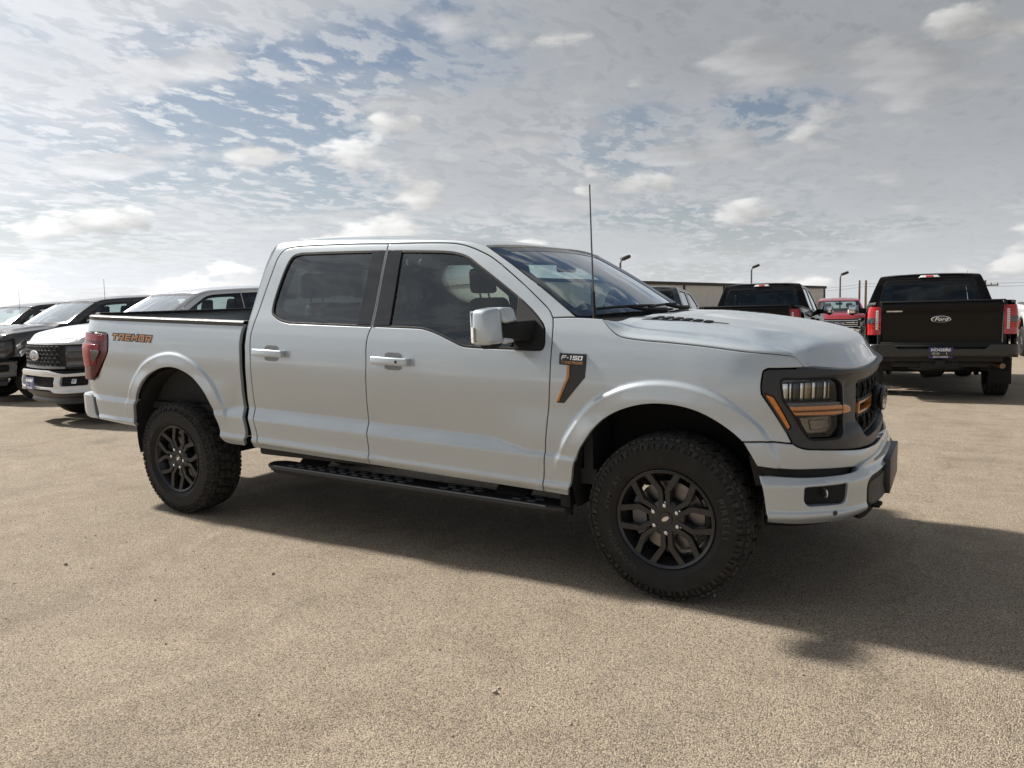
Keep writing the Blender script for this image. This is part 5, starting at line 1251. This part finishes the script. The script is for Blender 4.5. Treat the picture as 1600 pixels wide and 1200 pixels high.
bgtruck('pickup_truck', 'dark slate crew cab standing in front of the metal building', paint('slate_paint', (.035, .038, .046), dustk=.05, metal=.1, spec=.2), -5.15, 14.3, 97.0, rear=1, antenna=False)
bgtruck('pickup_truck', 'dark red pickup with bright chrome grille bars and lamp surrounds', red_p, -2.75, 27.6, -82.0, front=1)
bgtruck('pickup_truck', 'white pickup with chrome bumper parked beyond the black truck with the blue plate', white_p, 4.1, 16.8, -84.0, front=1)

# ------------------------------------------------------------------ far cars
tyre_far = mat('far_tyre', (.02, .02, .02), .8)
def far_car(x, y, deg, pm, label, h=1.75, L=4.7):
    R = empty('parked_car', (x, y, zg(y)), rad(deg)); R.rotation_euler = (0, TILT * math.sin(rad(deg)), rad(deg)); props(R, label, 'car', 'cars parked far off')
    k = h / 1.75; hw = .93
    sec = [(-L/2, .55, .80, .90), (-L/2 + .08, .35, .92, 1.05), (-L*.25, .30, 1.0, 1.08), (L*.1, .30, 1.0, 1.06), (L*.2, .30, 1.0, 1.05), (L*.36, .32, .97, .98), (L/2 - .08, .40, .88, .84), (L/2, .55, .74, .70)]
    b = MB(); b.grid([[(a, s * hw * w, z0 * k) if i in (0, 5) else (a, s * hw * w, zt * k * f) for i, (s, f) in enumerate(((-1, 0), (-1, .75), (-.86, 1), (.86, 1), (1, .75), (1, 0)))] for a, z0, w, zt in sec])
    b.f.append((0, 1, 2, 3, 4, 5)); n = len(b.v); b.f.append(tuple(range(n - 6, n))); b.build('body', pm, R, 40)
    c = MB(); T = [(-L/2 + .12, 1.04), (-L/2 + .45, 1.70), (L*.06, 1.75), (L*.22, 1.04)]
    for s in (-1, 1): pass
    P = [(a, s * (.86 if z < 1.2 else .68), z * k) for s in (-1, 1) for a, z in T]
    c.add(P, [(0, 1, 5, 4), (2, 3, 7, 6), (0, 3, 2, 1), (4, 5, 6, 7)]); c.build('windows', gloss_black, R, 20)
    MB().hexa([(T[1][0] - .1, -.70, 1.66 * k), (T[2][0] + .12, -.70, 1.68 * k), (T[2][0] + .12, .70, 1.68 * k), (T[1][0] - .1, .70, 1.66 * k), (T[1][0], -.60, 1.755 * k), (T[2][0] - .1, -.60, 1.775 * k), (T[2][0] - .1, .60, 1.775 * k), (T[1][0], .60, 1.755 * k)], .02).build('roof', pm, R)
    for a, z0, z1 in ((-L*.08, 1.04, 1.70),):
        for s in (-1, 1): MB().hexa([(a - .05, s*.865, z0*k), (a + .05, s*.865, z0*k), (a + .05, s*.84, z0*k), (a - .05, s*.84, z0*k), (a - .08, s*.70, z1*k), (a, s*.70, z1*k), (a, s*.67, z1*k), (a - .08, s*.67, z1*k)]).build('pillar', pm, R)
    for a in (-L*.29, L*.31):
        for s in (-1, 1):
            w = MB(); w.lathe([(.0, .10), (.20, .11), (.22, .12), (.33, .11), (.345, .06), (.345, -.1)], 24)
            o = w.build('wheel', tyre_far, R); o.location = (a, s * .82, .345); o.rotation_euler = (0, 0, 0 if s < 0 else math.pi)
    for s in (-1, 1):
        MB().box((-L/2 - .01, min(s*.60, s*.86), .82*k), (-L/2 + .08, max(s*.60, s*.86), 1.0*k), .02).build('tail_lamp', bright_red, R)
        MB().box((L/2 - .16, min(s*.50, s*.80), .66*k), (L/2 - .03, max(s*.50, s*.80), .78*k), .02).build('head_lamp', white_lens, R)
far_car(-11.6, 37.0, 75, silver_p, 'silver wagon in front of the metal building, beside the black truck cab', 1.75)
far_car(-9.9, 38.5, 100, white_p, 'white car with red lamps in front of the metal building', 1.62)
far_car(2.3, 38.0, 80, black_q, 'dark car seen over the tailgate corner of the black truck with the blue plate', 1.72)
far_car(4.4, 42.0, 80, red_p, 'red car behind the dark car beyond the black truck', 1.6)
far_car(-21.0, 30.0, 15, white_p, 'white wagon seen through the grey truck windows', 1.7)
far_car(-25.0, 33.0, 12, silver_p, 'silver wagon seen through the grey truck windows', 1.7)

# ------------------------------------------------------------------ metal building
def building():
    A = Vector((-34.0, 61.0)); B = Vector((-14.28, 106.0)); ux = (B - A).normalized(); nv = Vector((ux.y, -ux.x))   # nv faces the lot
    L = (B - A).length; dep = 24.0; H = 5.3
    R = empty('metal_building', (A.x, A.y, zg(A.y))); props(R, 'long tan metal warehouse with dark trim along its roof', 'building')
    wallm = mat('tan_metal_wall', (.60, .59, .55), .6, var=.04, nscale=2.0); trim = mat('dark_brown_trim', (.035, .028, .024), .6); roofm = mat('pale_metal_roof', (.55, .55, .53), .45, metal=.3)
    def P(u, d, h):
        q = A + ux * u - nv * d; return (q.x - A.x, q.y - A.y, -.033 * (q.y - A.y) + h)
    w = MB(); w.hexa([P(0, .1, -.6), P(L, .1, -.6), P(L, dep, -.6), P(0, dep, -.6), P(0, .1, H), P(L, .1, H), P(L, dep, H), P(0, dep, H)]); w.build('wall', wallm, R)
    k = 0; u = 0.0
    pan = np.arange(0, L - .1, 1.0)
    for i, u in enumerate(pan):
        u1 = min(u + .985, L); f = MB()
        f.hexa([P(u, .1, .02), P(u1, .1, .02), P(u1, .06, .02), P(u, .06, .02), P(u, .1, H - .3), P(u1, .1, H - .3), P(u1, .06, H - .3), P(u, .06, H - .3)]); f.build('wall_panel', wallm, R)
    for u in np.arange(0.0, L + .1, L / 7):
        f = MB(); f.hexa([P(u - .14, .08, -.1), P(u + .14, .08, -.1), P(u + .14, -.02, -.1), P(u - .14, -.02, -.1), P(u - .14, .08, H - .3), P(u + .14, .08, H - .3), P(u + .14, -.02, H - .3), P(u - .14, -.02, H - .3)]); f.build('downpipe', trim, R)
    f = MB(); f.hexa([P(-.2, .1, H - .3), P(L + .2, .1, H - .3), P(L + .2, -.18, H - .3), P(-.2, -.18, H - .3), P(-.2, .1, H + .05), P(L + .2, .1, H + .05), P(L + .2, -.18, H + .05), P(-.2, -.18, H + .05)]); f.build('gutter', trim, R)
    f = MB(); f.hexa([P(-.2, -.1, H + .05), P(L + .2, -.1, H + .05), P(L + .2, dep, H + .05), P(-.2, dep, H + .05), P(-.2, dep / 2, H + .9), P(L + .2, dep / 2, H + .9), P(L + .2, dep / 2 + .1, H + .9), P(-.2, dep / 2 + .1, H + .9)]); f.build('roof', roofm, R)
    for u0, u1, h in ((L * .60, L * .66, 3.1), (L * .80, L * .83, 2.3)):
        f = MB(); f.hexa([P(u0, .06, .02), P(u1, .06, .02), P(u1, .02, .02), P(u0, .02, .02), P(u0, .06, h), P(u1, .06, h), P(u1, .02, h), P(u0, .02, h)]); f.build('door', mat('pale_door', (.55, .53, .50), .5), R)
building()

# ------------------------------------------------------------------ lamp posts, poles and wires
polem = mat('pole_grey', (.16, .155, .15), .6, metal=.3); headm = mat('lamp_head_dark', (.03, .03, .03), .5); wood = mat('weathered_wood', (.16, .12, .085), .9, var=.3, nscale=6)
def lamp_post(x, y, h, az, label):
    R = empty('lamp_post', (x, y, zg(y))); props(R, label, 'lamp post', 'lamp posts')
    MB().tube([(0, 0, 0), (0, 0, h - .35)], [.11, .075], 12).build('pole', polem, R)
    MB().box((-.2, -.2, 0), (.2, .2, .35), .02).build('base', mat('concrete', (.42, .40, .37), .9), R)
    c, s = math.cos(az), math.sin(az)
    MB().tube([(0, 0, h - .5), (c * .06, s * .06, h - .22), (c * .16, s * .16, h - .05)], .055, 8).build('arm', headm, R)
    M_ = Matrix.Translation((c * .42, s * .42, h)) @ Matrix.Rotation(az, 4, 'Z') @ Matrix.Rotation(-.35, 4, 'Y')
    hd = MB().box((-.32, -.23, -.11), (.32, .23, .11), .05, 2, M_).build('lamp_head', headm, R)
    MB().box((-.25, -.17, -.135), (.25, .17, -.112), .01, 1, M_).build('lamp_glass', white_lens, hd)
lamp_post(-18.93, 45.0, 5.45, .9, 'dark lamp post rising at the left end of the visible building wall')
lamp_post(-15.78, 70.0, 6.1, .5, 'lamp post standing above the black truck cab near the building')
lamp_post(-8.56, 75.0, 5.35, .5, 'lamp post standing behind the red truck')
def utility_pole(x, y, h, arm, label):
    R = empty('utility_pole', (x, y, zg(y))); props(R, label, 'utility pole', 'utility poles')
    MB().tube([(0, 0, 0), (0, 0, h)], [.16, .11], 10).build('pole', wood, R)
    if arm:
        MB().box((-1.1, -.06, h - .55), (1.1, .06, h - .42), .01).build('crossarm', wood, R)
        for q in (-1.0, -.5, .5, 1.0): MB().tube([(q, 0, h - .42), (q, 0, h - .25)], .05, 6).build('insulator', polem, R)
utility_pole(-8.88, 95, 5.5, False, 'bare wooden pole, taller of the pair right of the red truck')
utility_pole(-7.25, 85, 5.05, False, 'pale wooden pole beside the black truck with the blue plate')
utility_pole(3.41, 80, 4.45, True, 'wooden utility pole with a crossarm carrying the wires')
utility_pole(14.5, 70, 4.5, True, 'wooden utility pole with crossarm beyond the white truck')
utility_pole(-15.6, 92, 4.9, True, 'short wooden pole with crossarm beside the building end')
for i, dz in enumerate((-.2, -.5)):
    pts = [(3.41, 80, zg(80) + 4.35 + dz), (-7.25, 85, zg(85) + 4.9 + dz), (-15.6, 92, zg(92) + 4.7 + dz)]
    for (a, b_) in ((pts[0], pts[1]), (pts[1], pts[2]), ((14.5, 70, zg(70) + 4.3 + dz), pts[0])):
        P = [Vector(a).lerp(Vector(b_), t) - Vector((0, 0, .5 * (t - t * t))) for t in np.linspace(0, 1, 9)]
        o = MB().tube(P, .014, 4).build('overhead_wire', headm); props(o, 'thin dark overhead wire strung between the wooden poles', 'wire', 'overhead wires')

# ------------------------------------------------------------------ loose grit on the asphalt
gb = MB(); rg = random.Random(3)
for k in range(260):
    x = rg.uniform(-5.5, 2.6); y = rg.uniform(-3.9, -1.1) if k % 3 else rg.uniform(-3.9, 1.0); r = rg.uniform(.0025, .006) * (2.0 if rg.random() < .06 else 1)
    vs = [(x + r * rg.uniform(.7, 1.2) * math.cos(a) * math.cos(b_), y + r * rg.uniform(.7, 1.2) * math.sin(a) * math.cos(b_), r * .55 + r * .8 * math.sin(b_)) for b_, n in ((-.9, 4), (.1, 5), (.9, 3)) for a in [2 * math.pi * i / n + rg.random() for i in range(n)]]
    b = bmesh.new()
    for v in vs: b.verts.new(v)
    bmesh.ops.convex_hull(b, input=b.verts); gb.bm(b)
props(gb.build('grit', mat('grit_stone', (.30, .26, .21), .9, var=.7, nscale=9), None), 'small loose stones and grit lying on the asphalt', None, None, 'stuff')
